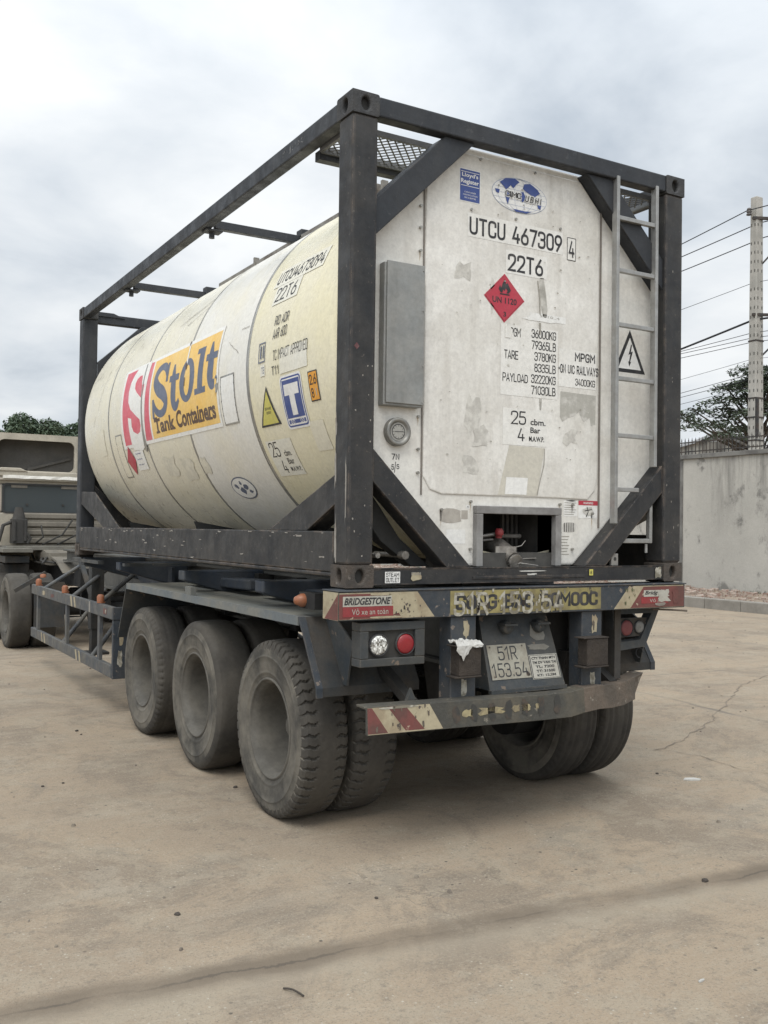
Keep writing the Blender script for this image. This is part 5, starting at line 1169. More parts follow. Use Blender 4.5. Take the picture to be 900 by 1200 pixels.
# --- bumper
def bpath(x):
    k = max(0, x-1.38)/.85; return -.15+.0*x+.27*k**1.35, .0 if x < .6 else .0
g = MB(); xs = [.045, .3, .6, .9, 1.2, 1.38, 1.5, 1.65, 1.8, 1.95, 2.1, 2.225]; secs = []
for i, x in enumerate(xs):
    y, _ = bpath(x); k = max(0, x-1.38)/.85
    zt = .812-.022*min(1, x/1.2)+.012*k+(.012*math.sin(x*9) if x > 1.4 else 0); zb = zt-.140+(.0 if x < 2.2 else .0)
    skew = -.10 if i == len(xs)-1 else 0
    yw = .03*k
    secs.append([(x, y, zt), (x+skew, y-.012+yw*.3, zb), (x+skew, y+.01, zb), (x, y+.012, zt-.014), (x, y+.11, zt-.012), (x, y+.11, zt)])
vs = [p for s in secs for p in s]; n_ = 6
fs = [(i*n_+k, (i+1)*n_+k, (i+1)*n_+(k+1) % n_, i*n_+(k+1) % n_) for i in range(len(xs)-1) for k in range(n_)]+[tuple(range(n_)), tuple(range((len(xs)-1)*n_, len(xs)*n_))[::-1]]
g.add(vs, fs); g.v = g.v
for p_i, f in enumerate(g.f):
    if sum(g.v[i][0] for i in f)/len(f) > 1.45: g.m[p_i] = 1
bmp = g.build('bumper', [mat('bumper paint', (.062, .060, .052), .8, var=(.115, .10, .075), vscale=4, vamt=.8, chips=(.28, .25, .2), camt=.6, bump=.3), rustM], trl, bevel=.003)
def bmf(u, v_, l): return (u, -.1635+.0-.0009*l+ (v_-.66)/.15*.012, v_)
def zt_(x): return .812-.022*min(1, x/1.2)
d = Decal(bmf)
d.poly([(.048, zt_(.05)-.137), (.50, zt_(.5)-.135), (.42, zt_(.42)-.004), (.048, zt_(.05)-.004)], signC, 0)
for (t0, t1, b0_, b1_) in ((.048, .075, .048, .165), (.165, .27, .27, .385)):
    d.poly([(b0_, .678), (b1_, .676), (t1, .805), (t0, .806)], signR, 1)
for (a, b_) in ((.62, .70), (.71, .92), (.95, 1.02), (1.02, 1.10), (1.12, 1.15)): d.smear(a, b_, .71, .755, mat('worn sticker', (.33, .28, .16), .7, var=(.16, .13, .09), vscale=16, vamt=.9), 0, 14, .45)
for k in range(7):
    a = .56+k*.115; d.smear(a, a+.055, .675, .785, mat('ghost stripe', (.075, .058, .045), .8, var=(.045, .044, .04), vscale=12, vlo=.42, vhi=.55, vamt=1.), 0, 12, .35)
for _ in range(10): x = rnd.uniform(.06, .48); z = rnd.uniform(.69, .80); s = rnd.uniform(.004, .016); d.smear(x-s*.6, x+s*.6, z-s*1.4, z+s*1.4, rustM, 3, 8, .6)
d.smear(.10, .36, .792, .806, whiteT, 3, 14, .3)
d.build('striped_film', bmp)
g = MB(); g.add([(.36, -.02, .80), (.42, -.02, .80), (.39, -.02, .865), (.36, .0, .80), (.42, .0, .80), (.39, .0, .865)], [(0,1,2),(5,4,3),(0,3,4,1),(1,4,5,2),(2,5,3,0)]); g.build('bumper_bracket', trM, trl)
for x in (.40, 1.0, 1.9):
    g = MB(); g.bar((x, -.03 if x < 1.5 else .06, .77), (x, .45, 1.0), .06, .05); g.build('bumper_bracket', trD, trl)
# --- rear lamp boxes
g = MB(); x0, x1, z0, z1 = .068, .462, .992, 1.222
g.box(x0, x1, -.035, .06, z1-.045, z1); g.box(x0, x1, -.035, .06, z0, z0+.042); g.box(x0, x0+.05, -.035, .06, z0+.043, z1-.046); g.box(x1-.06, x1, -.035, .06, z0+.043, z1-.046); g.box(x0+.02, x1-.02, -.015, .05, z0+.02, z1-.02, 1)
lb = g.build('lamp_box', [trM, darkM], trl, bevel=.004)
def lamp(x, y, z, r, m, par):
    g = MB(); g.lathe([(-.012, .001), (-.0115, r*.5), (-.009, r*.8), (-.004, r*.96), (.012, r)], 32, (x, y, z), 'y', mi=0); g.lathe([(.0, r), (-.006, r+.002), (-.006, r+.006), (.012, r+.007)], 32, (x, y, z), 'y', mi=1)
    return g.build('lamp_lens', [m, blackM], par)
lamp(.181, -.030, 1.103, .052, lampC, lb); lamp(.343, -.030, 1.103, .053, lampR, lb)
g = MB(); yb = .10
P4 = [(1.92, 1.237), (2.33, 1.237), (2.20, .985), (1.94, .965)]; IN = [(1.99, 1.195), (2.255, 1.195), (2.16, 1.03), (1.995, 1.022)]
fn4 = lambda u, v_, dd: (u, dd, v_)
for k in range(4):
    a, b_ = P4[k], P4[(k+1) % 4]; c, e_ = IN[(k+1) % 4], IN[k]; g.prism([a, b_, c, e_], fn4, yb-.02, yb+.05)
lb2 = g.build('lamp_box', trM, trl)
g = MB(); g.prism([(1.991, 1.165), (2.235, 1.165), (2.18, 1.052), (1.996, 1.045)], fn4, yb, yb+.03); g.box(1.93, 1.98, yb-.03, yb+.08, .80, 1.24); g.build('lamp_backing', mudM, lb2)
lamp(2.055, yb-.004, 1.105, .050, lampRd, lb2); lamp(2.165, yb-.004, 1.108, .038, mat('dusty clear lamp', (.22, .215, .2), .4, var=(.12, .115, .1), vscale=20, vamt=.7), lb2)
g = MB(); g.tube([(2.17+.03*math.cos(a*.7), yb, .965+.032*math.sin(a*.7)-.02) for a in range(0, 8)], .0025, 5); g.tube([(2.15, yb, .985), (2.18, yb, .975)], .0025, 5); g.build('wire_loop', cableM, lb2)
g = MB(); g.tube([(2.18, .0, 1.228), (2.32, -.05, 1.222), (2.42, -.06, 1.215)], .007, 6); g.build('rod_end', rustM, trl)
# --- chassis
for x in (.70, 1.62):
    g = MB(); g.box(x, x+.14, .125, 9.9, 1.345, 1.365); g.box(x+.055, x+.075, .125, 7.3, .97, 1.345); g.box(x, x+.14, .125, 7.3, .95, .97)
    g.prism([(7.3, .97), (7.3, 1.345), (9.9, 1.345), (9.9, 1.22), (8.1, 1.22), (7.7, .97)], lambda u, v_, dd: (dd, u, v_), x+.055, x+.075); g.prism([(7.3, .95), (7.3, .97), (7.7, .97), (8.1, 1.22), (9.9, 1.22), (9.9, 1.20), (8.12, 1.20), (7.72, .95)], lambda u, v_, dd: (dd, u, v_), x, x+.14)
    g.build('chassis_beam', [webM], trl)
for y in (1.25, 1.95, 2.65, 3.35):      # stiffening plates that break up the web
    g = MB(); g.box(.62, .80, y-.05, y+.04, .97, 1.35); g.build('web_stiffener', trD, trl)
for y in (.35, 1.3, 2.4, 3.4, 4.5, 5.9, 6.9, 7.6, 8.6, 9.7):
    g = MB(); g.box(.84, 1.60, y-.05, y+.05, 1.05 if y < 7.4 else 1.24, 1.33); g.build('cross_member', trD, trl)
# tapered outriggers that carry the container edge
nav = mat('outrigger navy', (.028, .038, .055), .6, var=(.05, .055, .06), vscale=3, vamt=.6, dust=(.12, .11, .09), damt=.2)
for y in (1.25, 2.75, 4.55, 5.93):
    for m in (0, 1):
        s = (lambda x: x) if not m else (lambda x: W_-x)
        g = MB(); pl = [(s(.05), 1.375), (s(.70), 1.375), (s(.70), 1.12), (s(.40), 1.20), (s(.05), 1.30)]
        g.prism(pl, lambda u, v_, dd: (u, dd, v_), y-.07, y+.07)
        g.build('outrigger', nav, trl, bevel=.01)
for m in (0, 1):
    s = (lambda x: x) if not m else (lambda x: W_-x)
    # long curved bracket arms lying above the fender
    for y0, y1 in ((.75, 1.9), (2.1, 3.5)):
        a = [(y0, 1.33), (y1-.1, 1.30), (y1, 1.255), (y1-.02, 1.235), (y0, 1.255)]
        g = MB(); g.prism(a, lambda u, v_, dd: (dd, u, v_), *( (.34, .52) if not m else (1.92, 2.10))); g.build('support_arm', nav, trl, bevel=.01)
    g = MB(); g.box(min(s(.03), s(.09)), max(s(.03), s(.09)), 5.2, 6.3, 1.33, 1.362); g.box(min(s(.03), s(.70)), max(s(.03), s(.70)), 4.25, 4.32, 1.345, 1.372); g.build('deck_strip', trM, trl)
# twist lock seats
for x in (.02, 2.27):
    for y in (.02, 5.90):
        g = MB(); g.box(x, x+.14, y+.02, y+.13, 1.393 if y < 1 else 1.376, 1.3995); g.build('twist_lock_seat', trD, trl)
# dark gusset and landing gear ahead of the fenders
g = MB(); g.prism([(4.35, 1.33), (5.5, 1.33), (5.5, 1.20), (4.75, .86), (4.35, .96)], lambda u, v_, dd: (dd, u, v_), .50, .53); g.build('side_plate', nav, trl)
for x in (.30, 2.0):
    g = MB(); g.box(x, x+.14, 6.55, 6.70, .55, 1.33); g.box(x+.015, x+.125, 6.565, 6.685, .30, .55); g.box(x-.06, x+.20, 6.50, 6.75, .27, .30); g.bar((x+.07, 6.6, .75), (x+.07, 7.4, 1.3), .05, .05); g.build('landing_leg', mudM, trl, bevel=.005)
g = MB(); g.tube([(.32, 6.62, .95), (2.1, 6.62, .95)], .02, 8); g.tube([(.20, 6.6, .95), (.20, 6.6, .70), (.05, 6.6, .70)], .012, 6); g.build('landing_shaft', trD, trl)
g = MB(); g.box(.55, 1.85, 5.0, 5.35, .62, .95); g.build('tool_box', trD, trl, bevel=.01)
for x in (.60, 1.1):
    g = MB(); g.lathe([(-.35, .001), (-.35, .10), (-.30, .135), (.30, .135), (.35, .10), (.35, .001)], 20, (x, 3.9+.55, .80), 'y'); g.build('air_tank', trD, trl)
# --- fenders
for m in (0, 1):
    s = (lambda x: x) if not m else (lambda x: W_-x)
    a, b_ = sorted((s(-.03), s(.62)))
    g = MB(); lip = sorted((s(-.034), s(-.022)))
    g.box(a, b_, .50, 3.95, 1.205, 1.212)
    g.build('fender', fendM, trl)
    g = MB(); g.box(lip[0], lip[1], .50, 3.95, 1.165, 1.216); g.build('fender_lip', mat('fender edge', (.13, .145, .15), .7, var=(.2, .19, .16), vscale=4, vamt=.7), trl)
    g = MB(); g.prism([(3.95, 1.212), (3.965, 1.212), (4.22, .72), (4.205, .72)], lambda u, v_, dd: (dd, u, v_), a, b_); g.build('fender_flap', trM, trl)
    # rear mudguard slopes back from the fender, with a bent foot
    g = MB(); g.prism([(.50, 1.212), (.488, 1.212), (.262, .85), (.262, .80), (.274, .80), (.276, .848)], lambda u, v_, dd: (dd, u, v_), a, b_); mg = g.build('mudguard', mudM, trl, bevel=.002)
    g = MB(); e0, e1 = sorted((s(-.034), s(.005))); g.prism([(.50, 1.214), (.482, 1.214), (.256, .85), (.256, .798), (.262, .798), (.264, .848)], lambda u, v_, dd: (dd, u, v_), e0, e1); g.build('mudguard_edge', trB, mg)
    e0, e1 = sorted((s(.13), s(.14))); g = MB(); g.prism([(.48, 1.20), (.40, 1.23), (.16, 1.10), (.22, .86), (.262, .86)], lambda u, v_, dd: (dd, u, v_), e0, e1); g.build('mudguard_rib', trM, mg)
    # marker lamp
    g = MB(); xo = s(.04); sg = -1 if not m else 1
    g.box(min(s(.03), s(.10)), max(s(.03), s(.10)), .42, .62, 1.255, 1.345); g.build('lamp_bracket', trD, trl)
    g = MB(); g.lathe([(0, .048), (.02, .046), (.06, .026), (.068, .001)] if False else [(.0, .038), (.015, .038), (.055, .020), (.06, .001)], 20, (0, 0, 0), 'x')
    g.v = [(s(.03)+sg*p[0], .56+p[1], 1.30+p[2]) for p in g.v]; g.build('marker_lamp', lampO, trl)
g = MB(); g.box(-.03, .01, 2.30, 2.42, 1.213, 1.275); g.build('fender_clip', fendM, trl)
# --- side guards
def guard(m):
    s = (lambda x: x) if not m else (lambda x: W_-x)
    xa, xb = sorted((s(-.025), s(.02)))
    g = MB(); g.box(xa, xb, 4.45, 8.25, .855, .968); sg_ = g.build('side_guard', mat('guard paint', (.065, .072, .08), .65, var=(.125, .117, .098), vscale=3, vamt=.7, dust=(.165, .148, .122), damt=.5, bump=.1), trl, bevel=.004); GM = sg_.data.materials[0]
    g = MB(); g.box(xa, xb, 4.45, 8.25, .325, .435); g.build('guard_rail', GM, sg_, bevel=.004)
    for y in (4.95, 6.35, 7.92):
        g = MB(); g.box(xa+.01, xb-.004, y-.04, y+.04, .436, .854); g.build('guard_upright', GM, sg_)
    g = MB(); q0, q1 = sorted((s(-.026), s(.20))); g.box(q0, q1, 4.40, 4.449, .855, .968); q0, q1 = sorted((s(-.02), s(.14))); g.box(q0, q1, 4.405, 4.449, .32, .85); g.build('guard_end', trB, sg_, bevel=.004)
    d = Decal((lambda u, v_, l: (s(-.0262-.0009*l), u, v_)))
    for yy_ in (6.0, 5.85): 
        d.poly([(yy_, .858), (yy_+.07, .858), (yy_+.12, .965), (yy_+.05, .965)], signC, 0)
    d.rect(4.62, 4.74, .885, .94, signR, 0); d.rect(4.64, 4.68, .895, .93, whiteT, 1); d.rect(5.25, 5.30, .86, .965, chip, 0); d.smear(6.9, 7.1, .88, .93, signR, 0, 10, .4); d.smear(7.4, 7.6, .87, .94, signC, 0, 10, .5)
    for yy_ in (5.75, 5.6, 7.35, 7.5): d.poly([(yy_, .328), (yy_+.07, .328), (yy_+.12, .432), (yy_+.05, .432)], signC, 0)
    d.build('reflective_tape', sg_)
    d = Decal((lambda u, v_, l: (s(u), 4.4042-.001*l, v_))); d.smear(.03, .08, .62, .83, signC, 0, 12, .3); d.smear(.02, .07, .42, .58, whiteT, 0, 12, .3); d.build('worn_label', sg_)
    for (y0, z0, y1, z1, xx) in ((5.1, .93, 5.7, 1.28, .62), (6.2, .93, 6.8, 1.28, .62), (7.7, .93, 8.3, 1.22, .62), (5.3, .40, 5.9, .95, .62), (6.6, .40, 7.2, .95, .62)):
        g = MB(); g.tube([(s(0), y0, z0), (s(xx), y1, z1)], .024, 8); g.build('guard_strut', GM, sg_)
    for y in (4.95, 6.48, 7.93):
        g = MB(); g.tube([(s(.02), y, .968), (s(.02), y, .985)], .025, 8); g.lathe([(-.03, .034), (.03, .036), (.05, .024), (.055, .001)], 16, (s(.0), y, 1.0), 'z'); g.build('marker_lamp', lampO, sg_)
guard(0); guard(1)
# --- wheels
def tyre_mesh(kind, Rr=.525, wd=.29, rr=.285):
    h = wd/2; half = [(0, Rr), (.25, Rr-.001), (.5, Rr-.003), (.72, Rr-.006), (.84, Rr-.012), (.93, Rr-.03), (.98, Rr-.055), (1.0, Rr-.088), (1.005, Rr-.094), (1.022, Rr-.097), (1.022, Rr-.103), (1.004, Rr-.107), (1.0, Rr-.14), (.97, Rr-.175), (.955, Rr-.186), (.965, Rr-.192), (.955, Rr-.199), (.92, Rr-.205), (.87, rr+.012), (.86, rr)]
    cols = [(-t*h, r) for t, r in half[::-1]]+[(t*h, r) for t, r in half[1:]]
    # finer tread columns
    fine = []
    for i in range(len(cols)-1):
        a, b_ = cols[i], cols[i+1]; k = 3 if abs((a[0]+b_[0])/2) < .9*h else 1
        for q in range(k): fine.append((a[0]+(b_[0]-a[0])*q/k, a[1]+(b_[1]-a[1])*q/k))
    fine.append(cols[-1]); cols = fine
    npitch = 52 if kind == 'lug' else 60; per = 10 if kind == 'lug' else 6; n = npitch*per; vs = []
    for j in range(n):
        th = 2*PI*j/n
        for x, r in cols:
            ax = abs(x)/h; rad = r
            if kind == 'lug' and r > Rr-.075:
                ph = (j + (.9*math.sin(ax*14)+ax*2.2)*1.0*(1 if x > 0 else -1) + (per/2 if x > 0 else 0)) % per
                if ph < 2.4 and ax > .36: rad = r-.016*min(1, (ax-.36)*9)*(1 if ax < .97 else .6)
            if kind == 'rib' and r > Rr-.045:
                for gx in (.30, .62):
                    if abs(ax-gx) < .055: rad = r-.010
                if ax > .84 and (j % per) < 2: rad = r-.007
            if kind == 'shoulder' and r > Rr-.06:
                if .74 < ax < .97 and (j % per) < 2: rad = r-.009
                if abs(ax-.36) < .05: rad = r-.003
            if kind == 'bald' and r > Rr-.1: rad = r-.003*abs(math.sin(th*3+x*9))*(ax > .7)
            z = rad*math.sin(th)
            if z < -(Rr-.012): z = -(Rr-.012)-(abs(z)-(Rr-.012))*.1          # flat where it meets the ground
            vs.append((x, rad*math.cos(th), z))
    m = len(cols); fs = [(j*m+i, ((j+1) % n)*m+i, ((j+1) % n)*m+i+1, j*m+i+1) for j in range(n) for i in range(m-1)]
    me = bpy.data.meshes.new('tyre'); me.from_pydata(vs, [], fs); me.materials.append(rubM); me.materials.append(rubD)
    for p in me.polygons:
        p.use_smooth = kind != 'lug'; cx = sum(vs[i][0] for i in p.vertices)/4; rq = math.hypot(sum(vs[i][1] for i in p.vertices)/4, sum(vs[i][2] for i in p.vertices)/4)
        p.material_index = 1 if (rq < Rr-.05) else 0
        if kind == 'lug': p.use_smooth = rq < Rr-.08
    bm = bmesh.new(); bm.from_mesh(me); bmesh.ops.recalc_face_normals(bm, faces=bm.faces); bm.to_mesh(me); bm.free()
    return me
TY = {k: tyre_mesh(k) for k in ('lug', 'rib', 'shoulder', 'bald')}
def rim_mesh(outer=True):
    """deep barrel; -x is the side one looks into for an outer wheel"""
    g = MB(); s = 1 if outer else -1
    pr = [(-.128, .300), (-.135, .293), (-.134, .287), (-.126, .283), (-.118, .281), (-.112, .268), (-.07, .260), (.0, .254), (.10, .250), (.128, .235), (.13, .20), (.12, .18), (.12, .165), (.118, .125)]
    g.lathe([(s*a, b) for a, b in pr], 56, (0, 0, 0), 'x')
    g.lathe([(s*.128, .300), (s*.135, .293), (s*.13, .282), (s*.075, .262)], 56, (0, 0, 0), 'x')
    b_ = MB(); b_.v, b_.f, b_.m, b_.sm = g.v, g.f, g.m, g.sm
    me = bpy.data.meshes.new('rim'); me.from_pydata(b_.v, [], b_.f); me.materials.append(rimM)
    for p in me.polygons: p.use_smooth = True
    bm = bmesh.new(); bm.from_mesh(me); bmesh.ops.recalc_face_normals(bm, faces=bm.faces); bm.to_mesh(me); bm.free(); return me
RIMo, RIMi = rim_mesh(True), rim_mesh(False)
def hub_mesh():
    g = MB(); g.lathe([(.0, .001), (.0, .05), (.01, .062), (.05, .068), (.07, .10), (.112, .125), (.12, .125)], 28, (0, 0, 0), 'x')
    for k in range(10):
        a = 2*PI*k/10; g.tube([(.12, .15*math.cos(a), .15*math.sin(a)), (.085, .15*math.cos(a), .15*math.sin(a))], .016, 6)
    me = bpy.data.meshes.new('hub'); me.from_pydata(g.v, [], g.f); me.materials.append(rimM)
    for p, sm in zip(me.polygons, g.sm): p.use_smooth = sm
    bm = bmesh.new(); bm.from_mesh(me); bmesh.ops.recalc_face_normals(bm, faces=bm.faces); bm.to_mesh(me); bm.free(); return me
HUB = hub_mesh()
def wheel(par, x, y, kind, outer, flip, rot=0., z=.515, sc=1.0):
    """wheel > tyre, hub (the wheel mesh itself is the rim)"""
    o = bpy.data.objects.new('wheel', RIMo if outer else RIMi); col.objects.link(o); o.parent = par
    o.location = Vector((x, y, z*sc))-par.location; o.rotation_euler = (0, 0, PI if flip else 0)
    if sc != 1: o.scale = (sc, sc, sc)
    t = bpy.data.objects.new('tyre', TY[kind]); col.objects.link(t); t.parent = o
    if outer: h_ = bpy.data.objects.new('hub', HUB); col.objects.link(h_); h_.parent = o; h_.rotation_euler = (rot, 0, 0)
    return o
AX = (.93, 2.235, 3.54)
for i, y in enumerate(AX):
    kl = ('lug', 'bald', 'shoulder')[i]
    wheel(trl, -.022+.145, y, kl, True, False, i*.7); wheel(trl, .302+.145, y, 'lug' if i == 0 else 'bald', False, False)
    wheel(trl, W_+.022-.145, y, 'rib', True, True, i*.4); wheel(trl, W_-.302-.145, y, 'rib', False, True)
    g = MB(); g.tube([(.20, y, .515), (2.24, y, .515)], .065, 14); g.tube([(.50, y, .515), (.72, y, .515)], .20, 24); g.tube([(1.72, y, .515), (1.94, y, .515)], .20, 24); g.build('axle', trD, trl)
for x in (.80, 1.64):
    for y in AX:
        g = MB()
        for k in range(6): g.box(x-.04, x+.04, y-.50+.05*k, y+.50-.05*k, .60+.02*k, .618+.02*k)
        g.box(x-.05, x+.05, y-.06, y+.06, .50, .78); g.build('leaf_spring', trD, trl)
    for y in (.28, 1.58, 2.88, 4.2):
        g = MB(); g.prism([(y-.16, .98), (y+.16, .98), (y+.06, .62), (y-.06, .62)], lambda u, v_, dd: (dd, u, v_), x-.05, x+.05); g.build('spring_hanger', trD, trl)
g = MB(); g.box(.79, 1.66, .20, .24, .80, 1.36); g.build('rear_cross_plate', trD, trl)

# scrap of plastic caught on the left buffer block
g = MB(); rnd = random.Random(8); nu, nv_ = 13, 9; vs = []
for i in range(nu):
    u = i/(nu-1); drop = (.055*max(0, 1-abs(u-.25)*3)+.012)*(1+.3*rnd.random())
    for j in range(nv_):
        v_ = j/(nv_-1); cr_ = .006*math.sin(u*13+j*1.7)+.004*rnd.random()
        if v_ < .4: vs.append((.592+.17*u+.01*rnd.random(), -.141-.006*math.sin(u*9)-.004*rnd.random(), 1.092-drop*(1-v_/.4)+cr_*.3))
        else: vs.append((.598+(.15+.012*rnd.random())*u, -.138+.085*(v_-.4)/.6+.01*math.sin(u*6), 1.097+abs(cr_)*1.6+.010*math.sin(v_*8+u*5)**2))
g.add(vs, [(i*nv_+j, (i+1)*nv_+j, (i+1)*nv_+j+1, i*nv_+j+1) for i in range(nu-1) for j in range(nv_-1)])
sc_ = g.build('plastic_scrap', plastM); md = sc_.modifiers.new('thick', 'SOLIDIFY'); md.thickness = .003; tag(sc_, 'torn white plastic scrap caught on top of a brown rubber buffer block', 'plastic scrap')

# ================================================================== tractor unit
trk = thing('tractor_truck', 'dirty off-white truck tractor coupled to the trailer, with dark rear window and roof fairing', 'truck', (W_/2, 11.5, 0))
CY = 11.6; cx0, cx1 = -.02, 2.46
g = MB(); pr = [(cx0, 1.36), (cx1, 1.36), (cx1, 2.48), (cx1-.10, 2.52), (cx0+.10, 2.52), (cx0, 2.48)]
# rear wall with a window opening: four strips round it
wx0, wx1, wz0, wz1 = .135, W_-.135, 1.90, 2.345
g.box(cx0, cx1, CY, CY+.06, wz1, 2.50); g.box(cx0, cx1, CY, CY+.06, 1.36, wz0); g.box(cx0, wx0, CY, CY+.06, wz0+.0005, wz1-.0005); g.box(wx1, cx1, CY, CY+.06, wz0+.0005, wz1-.0005)
g.box(cx0, cx0+.06, CY+.061, CY+2.1, .75, 2.50); g.box(cx1-.06, cx1, CY+.061, CY+2.1, .75, 2.50); g.box(cx0, cx1, CY+2.101, CY+2.2, .6, 2.50); g.box(cx0+.02, cx1-.02, CY+.0, CY+2.18, 2.501, 2.56)
cab = g.build('cab', truckW, trk, bevel=.03, seg=3)
for k, z in enumerate((1.40, 1.53, 1.66, 1.79)):
    g = MB(); g.prism([(CY-.001, z), (CY-.04, z+.03), (CY-.04, z+.085), (CY-.001, z+.115)], lambda u, v_, dd: (dd, u, v_), .35, 2.1); g.build('pressed_rib', truckD, cab)
g = MB(); g.box(wx0-.02, wx1+.02, CY+.02, CY+.03, wz0-.02, wz1+.02); g.build('rear_window', glassM, cab)
g = MB(); sb_ = mat('window seal', (.04, .04, .04), .6)
o_ = rrect(wx0-.012, wx1+.012, wz0-.012, wz1+.012, .07); i_ = rrect(wx0+.012, wx1-.012, wz0+.012, wz1-.012, .06); m_n = len(o_)
for yy_ in (CY-.008,):
    g.add([(u, yy_, v_) for u, v_ in o_]+[(u, yy_, v_) for u, v_ in i_]+[(u, CY+.019, v_) for u, v_ in i_], [(k, (k+1) % m_n, m_n+(k+1) % m_n, m_n+k) for k in range(m_n)]+[(m_n+k, m_n+(k+1) % m_n, 2*m_n+(k+1) % m_n, 2*m_n+k) for k in range(m_n)])
g.build('window_seal', sb_, cab)
g = MB(); g.box(.26, .50, CY+.005, CY+.018, wz1-.055, wz1-.012); g.box(1.02, 1.5, CY+.005, CY+.018, wz1-.055, wz1-.012)
g.build('window_sticker', truckD, cab)
g = MB(); 
for x in (.50, 1.05): g.tube([(x, CY+.019, 2.03), (x, CY+.0, 2.03)], .018, 10)
g.build('window_catch', darkM, cab)
# ledge, pale sheet and roof fairing with two hollow bays
g = MB(); g.box(cx0, cx1, CY-.06, CY+.3, 2.40, 2.435); g.box(cx0, cx1, CY-.03, CY+.3, 2.47, 2.55)
g.prism([(.02, 2.545), (.10, 2.60), (.38, 2.60), (.50, 2.545)], lambda u, v_, dd: (u, dd, v_), CY-.05, CY+.12); g.build('roof_ledge', truckW, cab, bevel=.012)
g = MB(); rnd = random.Random(6); n_ = 24
vs = [(.12+.1*i, CY-.075+.01*rnd.random(), z+.012*rnd.random()) for i in range(n_) for z in (2.425, 2.475)]; g.add(vs, [(2*i, 2*i+2, 2*i+3, 2*i+1) for i in range(n_-1)])
fo = g.build('folded_sheet', foilM, cab); md = fo.modifiers.new('t', 'SOLIDIFY'); md.thickness = .012
g = MB()
# fairing face = rectangle with two rounded openings
ft, fbm = 3.15, 2.56; fy = CY+.05
def bay(x0, x1):
    return rrect(x0, x1, 2.565, 3.05, .10, 6)
outer = [(cx0+.0, x) for x in ()]
for x0, x1 in ((.06, 1.225), (1.30, 2.40)):
    hole = bay(x0, x1); big = rrect(x0-.035 if x0 > 1 else cx0-.005, x1+.0375 if x1 < 2 else cx1+.005, 2.56, ft, .012, 6); k_ = len(hole)
    g.add([(u, fy, v_) for u, v_ in big]+[(u, fy, v_) for u, v_ in hole]+[(u, fy+.05, v_) for u, v_ in hole], [(k, (k+1) % k_, k_+(k+1) % k_, k_+k) for k in range(k_)]+[(k_+k, k_+(k+1) % k_, 2*k_+(k+1) % k_, 2*k_+k) for k in range(k_)])
g.prism([(fy+.0005, ft), (fy+.5, ft-.02), (fy+1.3, 2.57), (fy+1.25, 2.565), (fy+.5, ft-.06), (fy+.0005, ft-.04)], lambda u, v_, dd: (dd, u, v_), cx0-.004, cx1+.004)
for x in (cx0-.004, cx1-.016): g.prism([(fy+.001, ft-.041), (fy+.5, ft-.061), (fy+1.25, 2.564), (fy+.001, 2.564)], lambda u, v_, dd: (dd, u, v_), x, x+.02)
g.build('roof_fairing', truckW, cab)
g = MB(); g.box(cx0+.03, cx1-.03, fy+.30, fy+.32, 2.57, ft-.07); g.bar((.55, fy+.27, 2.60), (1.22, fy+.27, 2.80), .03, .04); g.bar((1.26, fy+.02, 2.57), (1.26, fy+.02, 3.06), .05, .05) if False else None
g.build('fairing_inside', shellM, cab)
# intake stack on the back of the cab
g = MB(); g.box(.24, .46, CY-.30, CY-.05, 1.42, 1.80); g.tube([(.35, CY-.18, 1.80), (.35, CY-.18, 1.98)], [.10, .055], 14); g.tube([(.24, CY-.2, 1.75), (.12, CY-.2, 1.70), (.06, CY-.2, 1.45)], .03, 8); g.tube([(.42, CY-.3, 1.6), (.50, CY-.3, 1.50), (.46, CY-.3, 1.42)], .03, 8); g.tube([(.27, CY-.31, 1.46), (.27, CY-.31, 1.76)], .025, 8); g.tube([(.43, CY-.31, 1.46), (.43, CY-.31, 1.76)], .025, 8)
g.build('air_intake', darkM, trk, bevel=.01)
for x0, z0, x1, z1 in ((.72, 1.40, 1.18, 1.80), (.95, 1.40, 1.42, 1.82), (.62, 1.42, .70, 1.70)):
    g = MB(); g.tube([(x0, CY-.10, z0), ((x0+x1)/2+.05, CY-.22, (z0+z1)/2-.04), (x1, CY-.10, z1)], .014, 7); g.build('air_hose', darkM, trk)
# frame, deck and fenders
for x in (.78, 1.56):
    g = MB(); g.box(x, x+.08, 9.15, CY+2, .86, 1.10); g.build('frame_rail', trD, trk)
g = MB(); g.box(.10, 2.35, 10.95, 11.5, 1.325, 1.385); g.box(.0, .42, 10.6, 11.5, 1.30, 1.36); g.build('deck_plate', mat('deck alloy', (.17, .16, .135), .7, var=(.10, .093, .08), vscale=4, vamt=.8), trk, bevel=.004)
g = MB(); g.box(.05, .40, 10.75, 11.45, 1.14, 1.24); g.box(.0, .44, 11.0, 11.4, .80, 1.12); g.build('battery_box', mudM, trk, bevel=.01)
g = MB(); g.prism([(11.5, 1.33), (10.9, 1.33), (9.95, 1.20), (9.55, 1.06), (9.53, 1.04), (9.95, 1.17), (10.9, 1.30), (11.5, 1.30)], lambda u, v_, dd: (dd, u, v_), .62, 1.05); g.box(.60, 1.08, 10.3, 11.5, 1.12, 1.30); g.build('deck_side', truckD, trk)
g = MB(); g.tube([(.9, 9.4, 1.05), (1.5, 9.4, 1.05)], .06, 10); g.lathe([(0, .001), (0, .45), (.05, .47), (.07, .45), (.07, .001)], 28, (1.22, 10.3, 1.12), 'z'); g.prism([(9.6, 1.0), (9.75, 1.14), (10.9, 1.14), (10.9, 1.0)], lambda u, v_, dd: (dd, u, v_), .85, 1.58); g.build('fifth_wheel', trD, trk)
